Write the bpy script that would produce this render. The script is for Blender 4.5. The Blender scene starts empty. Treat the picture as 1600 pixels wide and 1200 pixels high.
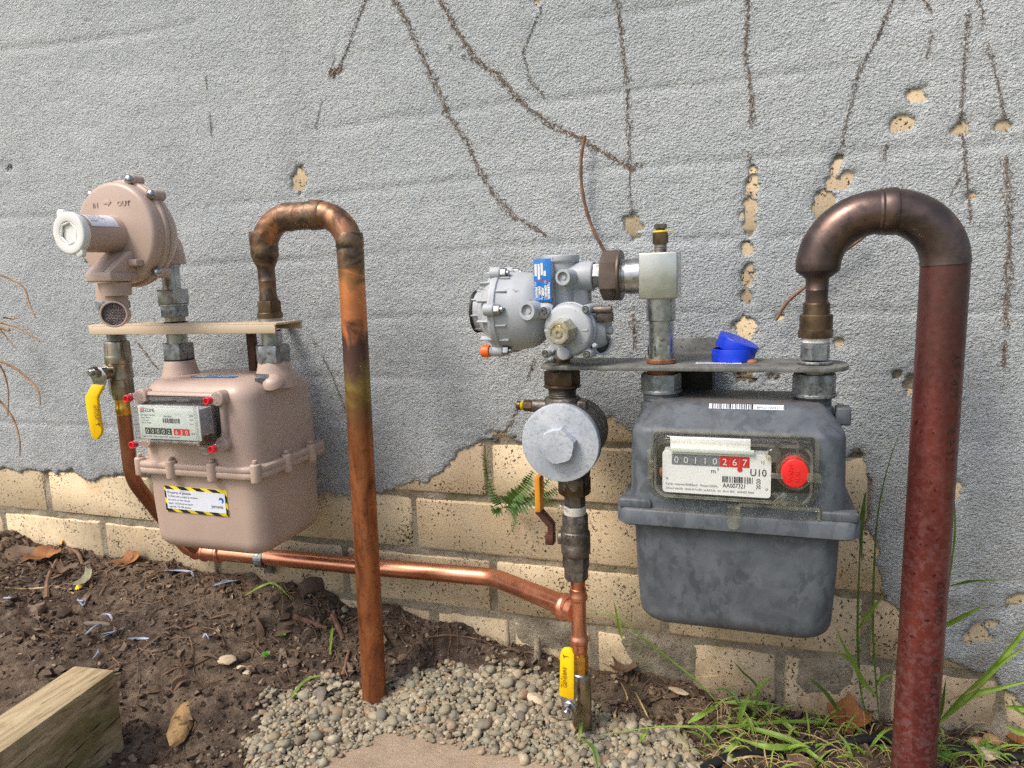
import bpy, bmesh, math, random
import numpy as np
from mathutils import Vector, Matrix, noise as mnoise
random.seed(7)
rng = np.random.default_rng(11)
S = bpy.context.scene
COL = S.collection
RAD = math.radians

# ------------------------------------------------------------------ camera, sky, sun, exposure
CAM_Y, CAM_Z, YAW, PITCH, ROLL, FPX = -.892, .3946, RAD(18.55), RAD(8.71), RAD(-1.94), 1109.3
fwd = Vector((-math.sin(YAW)*math.cos(PITCH), math.cos(YAW)*math.cos(PITCH), -math.sin(PITCH)))
rt0 = Vector((math.cos(YAW), math.sin(YAW), 0)); up0 = rt0.cross(fwd)
RT = rt0*math.cos(ROLL)+up0*math.sin(ROLL); UP = up0*math.cos(ROLL)-rt0*math.sin(ROLL)
CAMP = Vector((0, CAM_Y, CAM_Z))
cd = bpy.data.cameras.new('camera'); cd.sensor_width = 36; cd.lens = FPX/1600*36; cd.clip_start = .02; cd.clip_end = 400
co = bpy.data.objects.new('camera', cd); COL.objects.link(co)
m = Matrix((RT, UP, -fwd)).transposed().to_4x4(); m.translation = CAMP; co.matrix_world = m
S.camera = co
SUN_EL, SUN_AZ = 52, -38          # azimuth measured from straight behind the camera (-y), negative = from the left
w = bpy.data.worlds.new('World'); S.world = w; w.use_nodes = True
nt = w.node_tree; bgn = nt.nodes['Background']
sky = nt.nodes.new('ShaderNodeTexSky'); sky.sky_type = 'NISHITA'; sky.sun_disc = False
sky.sun_elevation = RAD(SUN_EL); sky.sun_rotation = RAD(180-SUN_AZ) ; sky.air_density = 1.0; sky.dust_density = 4.0; sky.ozone_density = 1.0
nt.links.new(sky.outputs[0], bgn.inputs[0]); bgn.inputs[1].default_value = .13
sl = bpy.data.lights.new('sun', 'SUN'); sl.energy = 1.5; sl.angle = RAD(18); sl.color = (1, .95, .87)
so = bpy.data.objects.new('sun', sl); COL.objects.link(so)
sdir = Vector((math.sin(RAD(SUN_AZ))*math.cos(RAD(SUN_EL)), -math.cos(RAD(SUN_AZ))*math.cos(RAD(SUN_EL)), math.sin(RAD(SUN_EL))))
so.rotation_euler = sdir.to_track_quat('Z', 'Y').to_euler()
S.view_settings.view_transform = 'Standard'; S.view_settings.look = 'None'; S.view_settings.gamma = 1
S.view_settings.use_curve_mapping = False
S.view_settings.exposure = 0.68
S.cycles.max_bounces = 10; S.cycles.transparent_max_bounces = 16; S.cycles.use_denoising = False
S.cycles.caustics_reflective = False; S.cycles.caustics_refractive = False

# ------------------------------------------------------------------ where a photographed point lies at a known real depth
def ray(x, y): return fwd+RT*((x-800)/FPX)-UP*((y-600)/FPX)
def P(x, y, Y):
    d = ray(x, y); return CAMP+d*((Y-CAM_Y)/d.y)
def PZ(x, y, Z):
    d = ray(x, y); return CAMP+d*((Z-CAM_Z)/d.z)
def proj(p):
    d = Vector(p)-CAMP; z = d.dot(fwd); return 800+FPX*d.dot(RT)/z, 600-FPX*d.dot(UP)/z, z
def zof(X, Y, ypx):               # height on the vertical line (X, Y) seen at picture row ypx
    a, b = -1., 1.5
    for _ in range(40):
        c = (a+b)/2
        if proj((X, Y, c))[1] > ypx: a = c
        else: b = c
    return (a+b)/2
def rad(p, wpx):                  # radius of an upright round thing wpx wide in the picture (wide-angle stretch taken out)
    x, y, z = proj(p); return wpx/2*z/FPX*math.cos(math.atan((x-800)/FPX))

# ------------------------------------------------------------------ numpy noise
def vn(x, y, seed=0):
    xi = np.floor(x).astype(np.int64); yi = np.floor(y).astype(np.int64); fx = x-xi; fy = y-yi
    fx = fx*fx*(3-2*fx); fy = fy*fy*(3-2*fy)
    def h(a, b):
        n = (a*374761393+b*668265263+seed*974634541) & 0x7fffffff
        n = ((n ^ (n >> 13))*1274126177) & 0x7fffffff
        return ((n ^ (n >> 16)) & 0xffff)/65535.
    return (h(xi, yi)*(1-fx)+h(xi+1, yi)*fx)*(1-fy)+(h(xi, yi+1)*(1-fx)+h(xi+1, yi+1)*fx)*fy
def fbm(x, y, seed=0, o=4):
    v = 0; a = .5; t = 0
    for i in range(o):
        v = v+a*vn(x*2**i, y*2**i, seed+i*17); t += a; a *= .5
    return v/t-.5

# ------------------------------------------------------------------ materials
def s(r, g, b, k=1.):
    f = lambda c: ((c/255+.055)/1.055)**2.4 if c > 10 else c/255/12.92
    return (f(r)*k, f(g)*k, f(b)*k, 1)
class NT:
    def __init__(self, name):
        self.m = bpy.data.materials.new(name); self.m.use_nodes = True; self.t = self.m.node_tree
        self.b = self.t.nodes['Principled BSDF']; self.out = self.t.nodes['Material Output']
    def n(self, typ, ins=None, **kw):
        nd = self.t.nodes.new('ShaderNode'+typ)
        for k, v in kw.items(): setattr(nd, k, v)
        for k, v in (ins or {}).items():
            if isinstance(v, bpy.types.NodeSocket): self.t.links.new(v, nd.inputs[k])
            else: nd.inputs[k].default_value = v
        return nd
    def set(self, k, v):
        if isinstance(v, bpy.types.NodeSocket): self.t.links.new(v, self.b.inputs[k])
        else: self.b.inputs[k].default_value = v
    def pos(self, kind='pos', sc=(1, 1, 1)):
        o = self.n('NewGeometry').outputs['Position'] if kind == 'pos' else self.n('TexCoord').outputs['Object']
        if tuple(sc) != (1, 1, 1): o = self.n('Mapping', {0: o, 3: sc}).outputs[0]
        return o
    def noise(self, v, scale, detail=3, rough=.55, dist=0):
        return self.n('TexNoise', {'Vector': v, 'Scale': scale, 'Detail': detail, 'Roughness': rough, 'Distortion': dist}).outputs[0]
    def ramp(self, f, pts, interp='LINEAR'):
        r = self.n('ValToRGB', {0: f}); e = r.color_ramp; e.interpolation = interp
        while len(e.elements) < len(pts): e.elements.new(.5)
        for el, (p, c) in zip(e.elements, pts):
            el.position = p; el.color = c if len(c) == 4 else (*c, 1)
        return r.outputs[0]
    def val(self, f, a, b, lo=0., hi=1.):
        return self.n('MapRange', {0: f, 1: a, 2: b, 3: lo, 4: hi}).outputs[0]
    def mix(self, f, a, b, bt='MIX'):
        nd = self.n('Mix', data_type='RGBA', blend_type=bt)
        for k, v in ((0, f), (6, a), (7, b)):
            if isinstance(v, bpy.types.NodeSocket): self.t.links.new(v, nd.inputs[k])
            else: nd.inputs[k].default_value = v
        return nd.outputs[2]
    def math(self, op, a, b=0.):
        nd = self.n('Math', operation=op)
        for k, v in ((0, a), (1, b)):
            if isinstance(v, bpy.types.NodeSocket): self.t.links.new(v, nd.inputs[k])
            else: nd.inputs[k].default_value = v
        return nd.outputs[0]
    def bump(self, h, strength=.5, dist=.001, nrm=None):
        ins = {'Height': h, 'Strength': strength, 'Distance': dist}
        if nrm is not None: ins['Normal'] = nrm
        o = self.n('Bump', ins).outputs[0]; self.set('Normal', o); return o
def pm(name, c1, c2=None, scale=40, rough=(.35, .55), metal=0., bump=None, detail=4, speck=None, spec=.5, coat=0.):
    """painted, plastic or metal surface: two tones by noise, uneven gloss, fine relief, optional specks of dirt"""
    t = NT(name); v = t.pos(); c2 = c2 or tuple(x*.8 for x in c1[:3])+(1,)
    nz = t.noise(v, scale, detail)
    c = t.ramp(nz, [(.32, c2), (.68, c1)])
    if speck:
        col, sc, lo, hi = speck
        c = t.mix(t.val(t.noise(v, sc, 3), lo, hi), c, col)
    t.set('Base Color', c)
    t.set('Roughness', t.val(t.noise(v, scale*2.3, 3), .3, .7, rough[0], rough[1]))
    t.set('Metallic', metal); t.set('Specular IOR Level', spec)
    if coat: t.set('Coat Weight', coat)
    if bump: t.bump(t.noise(v, bump[0], 3), bump[1], bump[2] if len(bump) > 2 else .0005)
    return t.m

M = {}
M['beige'] = pm('beige paint', s(190, 167, 152), s(181, 157, 143), 14, (.34, .46), 0, (900, .12, .0004), speck=(s(150, 122, 106), 260, .70, .76))
M['beige_br'] = pm('cream bracket paint', s(206, 186, 160), s(200, 179, 152), 18, (.3, .45), 0, (500, .1, .0004))
M['zinc'] = pm('zinc plated steel', s(196, 198, 200), s(150, 152, 152), 70, (.22, .45), 1, (600, .2, .0003), speck=(s(120, 110, 95), 120, .60, .75))
M['zinc_dull'] = pm('dull galvanised steel', s(172, 176, 178), s(120, 124, 126), 90, (.38, .6), .85, (420, .45, .0006), speck=(s(88, 84, 78), 140, .56, .7))
M['alu_block'] = pm('brushed plated steel', s(208, 210, 204), s(184, 187, 180), 30, (.28, .4), .9, (700, .15, .0003))
M['nickel'] = pm('nickel plated brass', s(178, 168, 150), s(146, 136, 118), 40, (.24, .40), 1, (500, .25, .0004), speck=(s(122, 110, 90), 60, .58, .8))
M['brass'] = pm('bright brass', s(226, 182, 92), s(178, 132, 58), 60, (.2, .36), 1, (500, .2, .0003))
M['bronze'] = pm('brown aged brass', s(118, 98, 76), s(78, 64, 50), 60, (.36, .52), .8, (350, .25, .0004))
M['brown_nut'] = pm('brown oxidised nut', s(116, 102, 92), s(92, 80, 72), 45, (.4, .55), .55, (500, .15, .0004))
M['gunmetal'] = pm('weathered gunmetal', s(134, 126, 118), s(74, 68, 64), 70, (.42, .62), .75, (260, .6, .0008), speck=(s(150, 146, 138), 110, .58, .7))
M['copper'] = pm('new copper', s(228, 164, 134), s(210, 138, 106), 22, (.24, .40), .92, (300, .12, .0004))
M['copper_dull'] = pm('dull copper', s(190, 132, 102), s(140, 92, 68), 16, (.34, .48), .9, (300, .2, .0004))
M['reg_grey'] = pm('light grey powder coat', s(176, 180, 184), s(166, 170, 174), 16, (.42, .55), 0, (1400, .22, .0003), speck=(s(120, 120, 118), 160, .66, .75))
M['black'] = pm('black rubber', s(30, 30, 30), s(22, 22, 22), 40, (.5, .7))
M['dark'] = pm('dark recess steel', s(62, 60, 58), s(40, 38, 36), 40, (.5, .7), .3)
M['white_pl'] = pm('white plastic', s(236, 236, 232), s(226, 226, 222), 40, (.3, .42), 0, (400, .05, .0003))
M['ptfe'] = pm('white thread tape', s(232, 230, 222), s(206, 202, 190), 160, (.5, .65), 0, (700, .5, .0006))
M['yellow'] = pm('yellow vinyl sleeve', s(250, 208, 8), s(240, 192, 2), 26, (.38, .5), 0, (300, .1, .0004), speck=(s(190, 140, 10), 220, .68, .74))
M['yellow_ring'] = pm('yellow seal ring', s(240, 210, 30), None, 30)
M['orange_lever'] = pm('orange vinyl sleeve', s(224, 156, 42), s(206, 132, 26), 40, (.4, .55))
M['rusty'] = pm('rust brown steel', s(96, 58, 46), s(62, 38, 32), 90, (.5, .7), .2, (300, .5, .0006))
M['orange'] = pm('orange plastic', s(244, 112, 40), s(228, 92, 26), 40, (.35, .45))
M['blue'] = pm('blue plastic', s(20, 66, 212), s(12, 50, 190), 30, (.32, .42), 0, (300, .06, .0003))
M['red'] = pm('red plastic', s(240, 44, 48), s(226, 30, 34), 40, (.3, .45))
M['red_cap'] = pm('translucent red cap', s(244, 70, 84), s(232, 44, 60), 60, (.2, .3))
M['ink'] = pm('black print', s(34, 34, 36), s(28, 28, 30), 40, (.4, .5))
M['ink_grey'] = pm('faded grey print', s(96, 100, 106), s(84, 88, 94), 40, (.4, .5))
M['wheel'] = pm('glare paled counter wheel', s(134, 138, 146), s(118, 122, 130), 40, (.4, .5))  # wheels paled in the colour itself to imitate washed-out glare
M['ink_red'] = pm('red print', s(214, 40, 40), s(204, 32, 34), 40, (.4, .5))
M['ink_blue'] = pm('blue print', s(40, 110, 190), s(30, 96, 176), 40, (.4, .5))
M['ink_brown'] = pm('ink on yellow', s(120, 92, 10), s(104, 78, 8), 40, (.4, .5))
M['ink_white'] = pm('white print', s(232, 234, 236), s(222, 224, 226), 40, (.4, .5))
M['label_w'] = pm('white label film', s(226, 230, 240), s(218, 222, 232), 40, (.3, .4))
M['label_y'] = pm('yellow label film', s(246, 222, 36), s(238, 212, 28), 40, (.3, .4))
M['label_b'] = pm('blue label foil', s(40, 128, 200), s(24, 104, 184), 300, (.25, .35))
M['dial'] = pm('pale dial plate', s(226, 236, 228), s(220, 230, 222), 20, (.4, .5))
M['dial_w'] = pm('white dial plate', s(242, 244, 246), s(236, 238, 240), 20, (.4, .5))
M['mesh_dark'] = pm('dark vent gauze', s(70, 60, 66), s(48, 40, 46), 40, (.4, .5), .6)
M['gauze'] = pm('vent gauze wire', s(176, 164, 164), s(130, 118, 118), 200, (.35, .5), .8)
M['screw'] = pm('stainless screw', s(190, 190, 190), s(150, 150, 152), 90, (.16, .3), 1)
M['pin_rust'] = pm('rusty ring', s(168, 118, 76), s(116, 76, 48), 120, (.5, .7), .4, (400, .4, .0005))

def clearmat(name, tint, gl=.12, rough=.06):
    t = NT(name); v = t.pos()
    tr = t.n('BsdfTransparent', {0: tint}).outputs[0]
    go = t.n('BsdfGlossy', {0: (1, 1, 1, 1), 1: rough}).outputs[0]
    df = t.n('BsdfDiffuse', {0: (.62, .61, .56, 1)}).outputs[0]
    lw = t.n('LayerWeight', {0: .35}).outputs[1]
    haze = t.n('MixShader', {0: t.val(t.noise(v, 70, 4), .40, .75, gl*.2, gl*1.8), 1: tr, 2: df}).outputs[0]
    mx = t.n('MixShader', {0: t.val(lw, 0, 1, .02, .28), 1: haze, 2: go}).outputs[0]
    t.t.links.new(mx, t.out.inputs[0]); return t.m
M['clear'] = clearmat('clear plastic', (1, 1, 1, 1), .008)
M['clear_edge'] = clearmat('thick clear plastic', (.94, .93, .95, 1), .18, .08)
M['clear_old'] = clearmat('yellowed clear plastic', (1, 1, .985, 1), .006)
M['clear_old_edge'] = clearmat('thick yellowed plastic', (.97, .96, .90, 1), .09, .07)

def m_cap():          # the octagonal clear plastic cap, cloudy with age
    t = NT('cloudy plastic cap'); v = t.pos()
    t.set('Base Color', t.ramp(t.noise(v, 180, 3), [(.35, s(196, 192, 160)), (.65, s(222, 220, 200))]))
    t.set('Transmission Weight', .55); t.set('Roughness', .22); t.set('IOR', 1.45); return t.m
M['cap_clear'] = m_cap()

def m_disc():
    t = NT('weathered zinc casting'); v = t.pos()
    n1 = t.noise(v, 26, 5, .6); n2 = t.noise(v, 240, 4, .65)
    c = t.ramp(n1, [(.3, s(158, 165, 174)), (.52, s(186, 192, 200)), (.7, s(204, 207, 211))])
    c = t.mix(t.val(n2, .5, .68, 0, .8), c, s(150, 158, 168))
    c = t.mix(t.val(t.noise(v, 700, 2), .64, .74, 0, .6), c, s(120, 128, 138))
    t.set('Base Color', c); t.set('Roughness', .6); t.set('Metallic', .25)
    t.bump(t.noise(v, 300, 4), .35, .0006); return t.m
M['disc'] = m_disc()

def m_old_meter():
    t = NT('weathered grey meter paint'); v = t.pos()
    n1 = t.noise(v, 34, 5, .62, .6); n2 = t.noise(t.pos('pos', (1, 1, .55)), 120, 4, .55, .3)
    c = t.ramp(n1, [(.36, s(74, 80, 86)), (.5, s(85, 91, 97)), (.66, s(95, 101, 106))])
    blot = t.math('MULTIPLY', t.val(n2, .52, .55), t.val(t.noise(v, 22, 2), .36, .54))
    c = t.mix(t.math('MULTIPLY', blot, .5), c, s(56, 61, 66))
    c = t.mix(t.val(t.noise(v, 16, 5, .75, 1.2), .70, .78, 0, .75), c, s(140, 146, 152))     # chalky scuffs
    # grit that settled on upward faces
    nz = t.n('SeparateXYZ', {0: t.n('NewGeometry').outputs['Normal']}).outputs[2]
    dust = t.math('MULTIPLY', t.val(nz, .75, .98), t.val(t.noise(v, 60, 5, .7), .4, .66))
    c = t.mix(t.math('MULTIPLY', dust, .7), c, s(112, 98, 84))
    t.set('Base Color', c); t.set('Roughness', t.val(n1, .3, .7, .38, .6))
    t.bump(t.noise(v, 700, 3), .15, .0004); return t.m
M['old_meter'] = m_old_meter()

def m_plate():
    t = NT('weathered steel plate'); v = t.pos()
    c = t.ramp(t.noise(v, 40, 5, .65), [(.3, s(88, 88, 84)), (.55, s(120, 120, 116)), (.72, s(138, 138, 132))])
    c = t.mix(t.val(t.noise(v, 300, 3), .58, .68), c, s(74, 72, 68))
    t.set('Base Color', c); t.set('Roughness', .62); t.set('Metallic', .25); t.bump(t.noise(v, 400, 4), .4, .0006); return t.m
M['plate'] = m_plate()

def m_dark_bend():
    t = NT('dark oxidised copper'); v = t.pos()
    c = t.ramp(t.noise(v, 22, 5, .6, .5), [(.3, s(64, 56, 54)), (.5, s(92, 78, 73)), (.7, s(122, 98, 88))])
    c = t.mix(t.val(t.noise(v, 60, 5, .7), .52, .68, 0, .7), c, s(58, 54, 56))
    c = t.mix(t.val(t.noise(v, 420, 2), .69, .73, 0, .8), c, s(34, 26, 26))
    t.set('Base Color', c); t.set('Metallic', .75); t.set('Roughness', t.val(t.noise(v, 30, 4), .3, .7, .3, .48)); t.bump(t.noise(v, 350, 3), .2, .0004); return t.m
M['dark_bend'] = m_dark_bend()
def m_maroon():
    t = NT('maroon oxidised copper with bloom'); v = t.pos()
    c = t.ramp(t.noise(v, 14, 4, .6), [(.35, s(104, 50, 46)), (.65, s(134, 66, 58))])
    up = t.n('SeparateXYZ', {0: v}).outputs[2]
    blotch = t.noise(v, 150, 5, .7, .4)
    lo = t.math('MULTIPLY', t.val(blotch, .46, .62), t.val(up, .30, -.12, .08, .85))
    c = t.mix(lo, c, s(136, 104, 104))
    c = t.mix(t.val(t.noise(t.pos('pos', (1, 1, .1)), 40, 4), .52, .68, 0, .5), c, s(72, 44, 42))
    dk = t.math('MULTIPLY', t.val(t.noise(v, 170, 3, .6), .64, .68), t.val(up, .42, .25, .35, .95))
    c = t.mix(dk, c, s(70, 26, 28))
    c = t.mix(t.math('MULTIPLY', t.val(t.noise(v, 30, 4), .38, .62, .55, 1), t.val(up, .24, .375)), c, s(84, 64, 60))
    t.set('Base Color', c); t.set('Metallic', .55); t.set('Roughness', t.val(blotch, .4, .6, .30, .5)); t.bump(blotch, .15, .0004); return t.m
M['maroon'] = m_maroon()
def m_heat_pipe():
    """copper riser with brazing heat tint near its top and brown oxide streaks further down"""
    t = NT('heat stained copper'); v = t.pos()
    st = t.pos('pos', (1, 1, .3))
    n = t.noise(st, 46, 5, .62, .9); n2 = t.noise(v, 36, 5, .6, .8)
    c = t.ramp(n, [(.3, s(104, 62, 40)), (.46, s(146, 88, 54)), (.6, s(170, 106, 64)), (.74, s(124, 76, 48))])
    c = t.mix(t.val(t.noise(v, 130, 5, .7), .54, .68, 0, .65), c, s(84, 50, 34))
    up = t.n('SeparateXYZ', {0: v}).outputs[2]
    zz = t.math('ADD', up, t.math('MULTIPLY', t.math('SUBTRACT', n2, .5), .11))
    hot = t.ramp(t.val(zz, .18, .42), [(0, s(134, 78, 40)), (.2, s(112, 82, 52)), (.38, s(150, 128, 66)), (.5, s(98, 70, 62)), (.62, s(92, 66, 58)), (.7, s(196, 122, 74)), (.84, s(214, 136, 84)), (.92, s(150, 110, 66)), (1, s(100, 70, 54))])
    c = t.mix(t.val(zz, .16, .26), c, hot)
    t.set('Base Color', c); t.set('Metallic', .55); t.set('Roughness', t.val(n2, .3, .7, .34, .52)); t.bump(t.noise(v, 260, 4), .2, .0004); return t.m
M['heat_pipe'] = m_heat_pipe()
def m_braze():
    t = NT('scorched brazed fitting'); v = t.pos()
    n = t.noise(v, 55, 5, .65, .8)
    c = t.ramp(n, [(.28, s(62, 52, 48)), (.45, s(98, 82, 70)), (.56, s(132, 108, 84)), (.66, s(106, 76, 66)), (.78, s(82, 62, 68))])
    c = t.mix(t.val(t.noise(v, 24, 3), .62, .74, 0, .75), c, s(176, 96, 62))
    t.set('Base Color', c); t.set('Metallic', .7); t.set('Roughness', t.val(n, .3, .7, .36, .6)); t.bump(t.noise(v, 150, 4), .5, .0008); return t.m
M['braze'] = m_braze()
def m_elbow_new():
    t = NT('half scorched copper elbow'); v = t.pos()
    n = t.noise(v, 30, 4, .6, .8)
    c = t.ramp(n, [(.3, s(78, 64, 54)), (.44, s(120, 90, 70)), (.56, s(184, 134, 100)), (.66, s(196, 118, 92)), (.78, s(92, 72, 60))])
    t.set('Base Color', c); t.set('Metallic', .8); t.set('Roughness', .42); t.bump(t.noise(v, 300, 3), .15, .0004); return t.m
M['elbow_hot'] = m_elbow_new()

def m_wall():
    t = NT('grey textured wall paint'); v = t.pos('pos', (1, 1, 1.25))
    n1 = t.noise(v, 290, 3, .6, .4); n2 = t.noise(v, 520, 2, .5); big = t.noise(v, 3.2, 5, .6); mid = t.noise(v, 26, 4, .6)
    c = t.ramp(big, [(.28, s(172, 178, 182)), (.5, s(186, 191, 192)), (.72, s(195, 198, 198))])
    c = t.mix(t.val(mid, .55, .8, 0, .35), c, s(204, 209, 211))
    c = t.mix(t.val(n1, .46, .30, 0, .72), c, s(128, 128, 124))            # grit tone in the stipple hollows, painted to stand in for cavity shade
    c = t.mix(t.val(t.noise(v, 34, 5, .72), .66, .74, 0, .5), c, s(122, 114, 102))   # old scuffs
    c = t.mix(t.val(t.noise(t.pos('pos', (.35, 1, 1.7)), 8, 5, .65, .5), .52, .72, 0, .55), c, s(206, 211, 213))      # trowelled-over smears
    c = t.mix(t.val(t.noise(v, 7, 6, .7, .8), .54, .70, 0, .4), c, s(148, 154, 158))
    zz = t.n('SeparateXYZ', {0: v}).outputs[2]
    c = t.mix(t.math('MULTIPLY', t.val(zz, .22, -.02, 0, 1), t.val(t.noise(v, 16, 5, .7), .42, .66, 0, .7)), c, s(142, 132, 116))      # mud splashed up from the bed
    c = t.mix(t.val(t.noise(t.pos('pos', (1, 1, .22)), 9, 5, .65), .56, .74, 0, .4), c, s(146, 148, 146))      # rain streaks
    t.set('Base Color', c); t.set('Roughness', .62); t.set('Specular IOR Level', .3)
    h = t.math('ADD', n1, t.math('MULTIPLY', n2, .5))
    t.bump(h, 1., .0046); return t.m
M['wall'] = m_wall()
def m_brick():
    t = NT('speckled cream brick'); v = t.pos()
    rnd = t.n('ObjectInfo').outputs['Random']
    vo = t.n('VectorMath', {0: v, 1: t.n('CombineXYZ', {0: t.math('MULTIPLY', rnd, 9.)}).outputs[0]}, operation='ADD').outputs[0]
    big = t.noise(vo, 9, 4, .6)
    c = t.ramp(big, [(.3, s(212, 190, 152)), (.55, s(222, 203, 168)), (.75, s(206, 180, 140))])
    c = t.mix(t.val(rnd, 0, 1, 0, .6), c, s(202, 176, 146))
    c = t.mix(t.math('MULTIPLY', t.val(t.n('SeparateXYZ', {0: v}).outputs[2], .05, -.16, 0, .8), t.val(t.noise(v, 24, 6, .75), .40, .62)), c, s(150, 130, 100))      # earth splashed on the lowest courses
    pit = t.noise(vo, 290, 3, .6, .4); dens = t.noise(vo, 14, 3)
    th = t.math('ADD', pit, t.math('MULTIPLY', dens, .34))
    spk = t.val(th, .785, .83)
    c = t.mix(t.math('MULTIPLY', t.val(t.noise(vo, 480, 2), .62, .7), .5), c, s(164, 128, 88))
    c = t.mix(spk, c, s(70, 56, 44))
    # mossy dirt in patches
    c = t.mix(t.val(t.noise(v, 11, 5, .7), .60, .78, 0, .55), c, s(142, 132, 84))
    t.set('Base Color', c); t.set('Roughness', .86); t.set('Specular IOR Level', .25)
    h = t.math('SUBTRACT', t.math('MULTIPLY', t.noise(vo, 320, 4), .4), spk)
    t.bump(h, .7, .0016); return t.m
M['brick'] = m_brick()
def m_mortar():
    t = NT('old lime mortar'); v = t.pos()
    c = t.ramp(t.noise(v, 30, 5, .65), [(.3, s(118, 108, 92)), (.5, s(150, 138, 118)), (.7, s(176, 164, 142))])
    c = t.mix(t.val(t.noise(v, 14, 4, .7), .52, .68, 0, .7), c, s(104, 106, 66))
    c = t.mix(t.val(t.noise(v, 260, 3), .58, .68, 0, .7), c, s(74, 68, 58))
    t.set('Base Color', c); t.set('Roughness', .92); t.bump(t.noise(v, 160, 5, .7), .9, .004); return t.m
M['mortar'] = m_mortar()
def m_soil():
    t = NT('dark garden soil'); v = t.pos()
    n = t.noise(v, 60, 6, .7)
    c = t.ramp(n, [(.28, s(52, 44, 38)), (.5, s(90, 77, 67)), (.72, s(128, 112, 97))])
    c = t.mix(t.val(t.noise(v, 5, 3), .4, .7), c, t.ramp(n, [(.28, s(72, 59, 49)), (.72, s(156, 135, 113))]))
    c = t.mix(t.val(t.noise(v, 420, 2), .66, .72, 0, .7), c, s(152, 136, 116))
    t.set('Base Color', c); t.set('Roughness', .95); t.set('Specular IOR Level', .15)
    t.bump(t.noise(v, 260, 6, .75), 1., .004); return t.m
M['soil'] = m_soil()
def m_clod():
    t = NT('soil crumbs'); v = t.pos(); r = t.n('NewGeometry').outputs['Random Per Island']
    c = t.ramp(r, [(0, s(54, 45, 39)), (.5, s(88, 75, 64)), (.85, s(122, 106, 91)), (1, s(166, 144, 120))])
    c = t.mix(t.val(t.noise(v, 300, 3), .5, .7, 0, .5), c, s(54, 43, 36))
    t.set('Base Color', c); t.set('Roughness', .95); t.set('Specular IOR Level', .15); t.bump(t.noise(v, 500, 4), .7, .0015); return t.m
M['clod'] = m_clod()
STONE = [(0, s(138, 134, 120)), (.14, s(178, 166, 140)), (.28, s(126, 128, 118)), (.42, s(196, 184, 156)), (.55, s(168, 152, 126)), (.68, s(150, 150, 134)), (.8, s(206, 196, 170)), (.9, s(178, 146, 116)), (1, s(84, 90, 94))]
def m_gravel(name, src):
    t = NT(name); v = t.pos()
    r = t.n('NewGeometry').outputs['Random Per Island'] if src == 'island' else t.n('ObjectInfo').outputs['Random']
    c = t.ramp(r, STONE)
    c = t.mix(t.val(t.noise(v, 200, 5, .7), .32, .72, .18, .66), c, s(104, 94, 76))
    t.set('Base Color', c); t.set('Roughness', .82); t.set('Specular IOR Level', .3); t.bump(t.noise(v, 420, 4), .5, .0008); return t.m
M['gravel'] = m_gravel('river gravel', 'island'); M['pebble'] = m_gravel('river pebble', 'object')
def m_slab():
    t = NT('sandy concrete'); v = t.pos()
    c = t.ramp(t.noise(v, 22, 6, .7), [(.3, s(146, 128, 108)), (.55, s(172, 152, 130)), (.75, s(188, 170, 148))])
    c = t.mix(t.val(t.noise(v, 330, 3), .6, .7, 0, .6), c, s(112, 94, 78))
    t.set('Base Color', c); t.set('Roughness', .9); t.bump(t.noise(v, 240, 5, .7), .7, .002); return t.m
M['slab'] = m_slab()
def m_wood():
    t = NT('sawn treated pine'); v = t.pos()
    g = t.noise(t.pos('pos', (10, 1.2, 10)), 12, 5, .6, .4)
    c = t.ramp(g, [(.3, s(144, 124, 94)), (.5, s(180, 160, 124)), (.7, s(198, 182, 148))])
    nx = t.n('SeparateXYZ', {0: t.n('NewGeometry').outputs['Normal']}).outputs[0]
    gr = t.math('MULTIPLY', t.val(t.noise(t.pos('pos', (1, .4, 1)), 24, 4, .6), .44, .6), t.val(nx, .3, .8))
    c = t.mix(t.math('MULTIPLY', gr, .8), c, s(112, 106, 58))          # algae on the sawn face
    c = t.mix(t.math('MULTIPLY', t.val(t.noise(t.pos('pos', (1, .5, 1)), 30, 4), .52, .66), t.val(nx, .3, .8)), c, s(90, 66, 44))
    c = t.mix(t.val(t.noise(t.pos('pos', (20, 2, 22)), 14, 3), .60, .66, 0, .7), c, s(92, 74, 52))
    t.set('Base Color', c); t.set('Roughness', .82); t.bump(g, .5, .002); return t.m
M['wood'] = m_wood()
M['check'] = pm('dark drying check', s(66, 50, 34), s(48, 36, 26), 60, (.8, .9))
def m_leafy(name, c1, c2, sc=60, rough=.5, tr=.25):
    t = NT(name); v = t.pos()
    t.set('Base Color', t.ramp(t.noise(v, sc, 4), [(.3, c2), (.7, c1)])); t.set('Roughness', rough)
    t.bump(t.noise(v, sc*5, 3), .3, .0008)
    tl = t.n('BsdfTranslucent', {0: c1}).outputs[0]
    mx = t.n('MixShader', {0: tr, 1: t.b.outputs[0], 2: tl}).outputs[0]; t.t.links.new(mx, t.out.inputs[0]); return t.m
M['grass'] = m_leafy('green grass blade', s(150, 178, 78), s(108, 142, 50))
M['grass_dk'] = m_leafy('dark grass blade', s(104, 134, 58), s(70, 100, 40))
M['straw'] = m_leafy('dry straw', s(206, 184, 134), s(168, 138, 92))
M['fern'] = m_leafy('fern green', s(92, 128, 54), s(56, 90, 36))
M['weed'] = m_leafy('weed green', s(116, 168, 62), s(84, 138, 44))
M['dead'] = m_leafy('dead leaf', s(178, 122, 70), s(118, 74, 42), 40, .7, .12)
M['dead_dk'] = m_leafy('dark dead leaf', s(126, 100, 76), s(76, 58, 45), 40, .7, .08)
M['dead_grey'] = m_leafy('grey dead leaf', s(170, 164, 134), s(128, 122, 94), 40, .7, .1)
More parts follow.
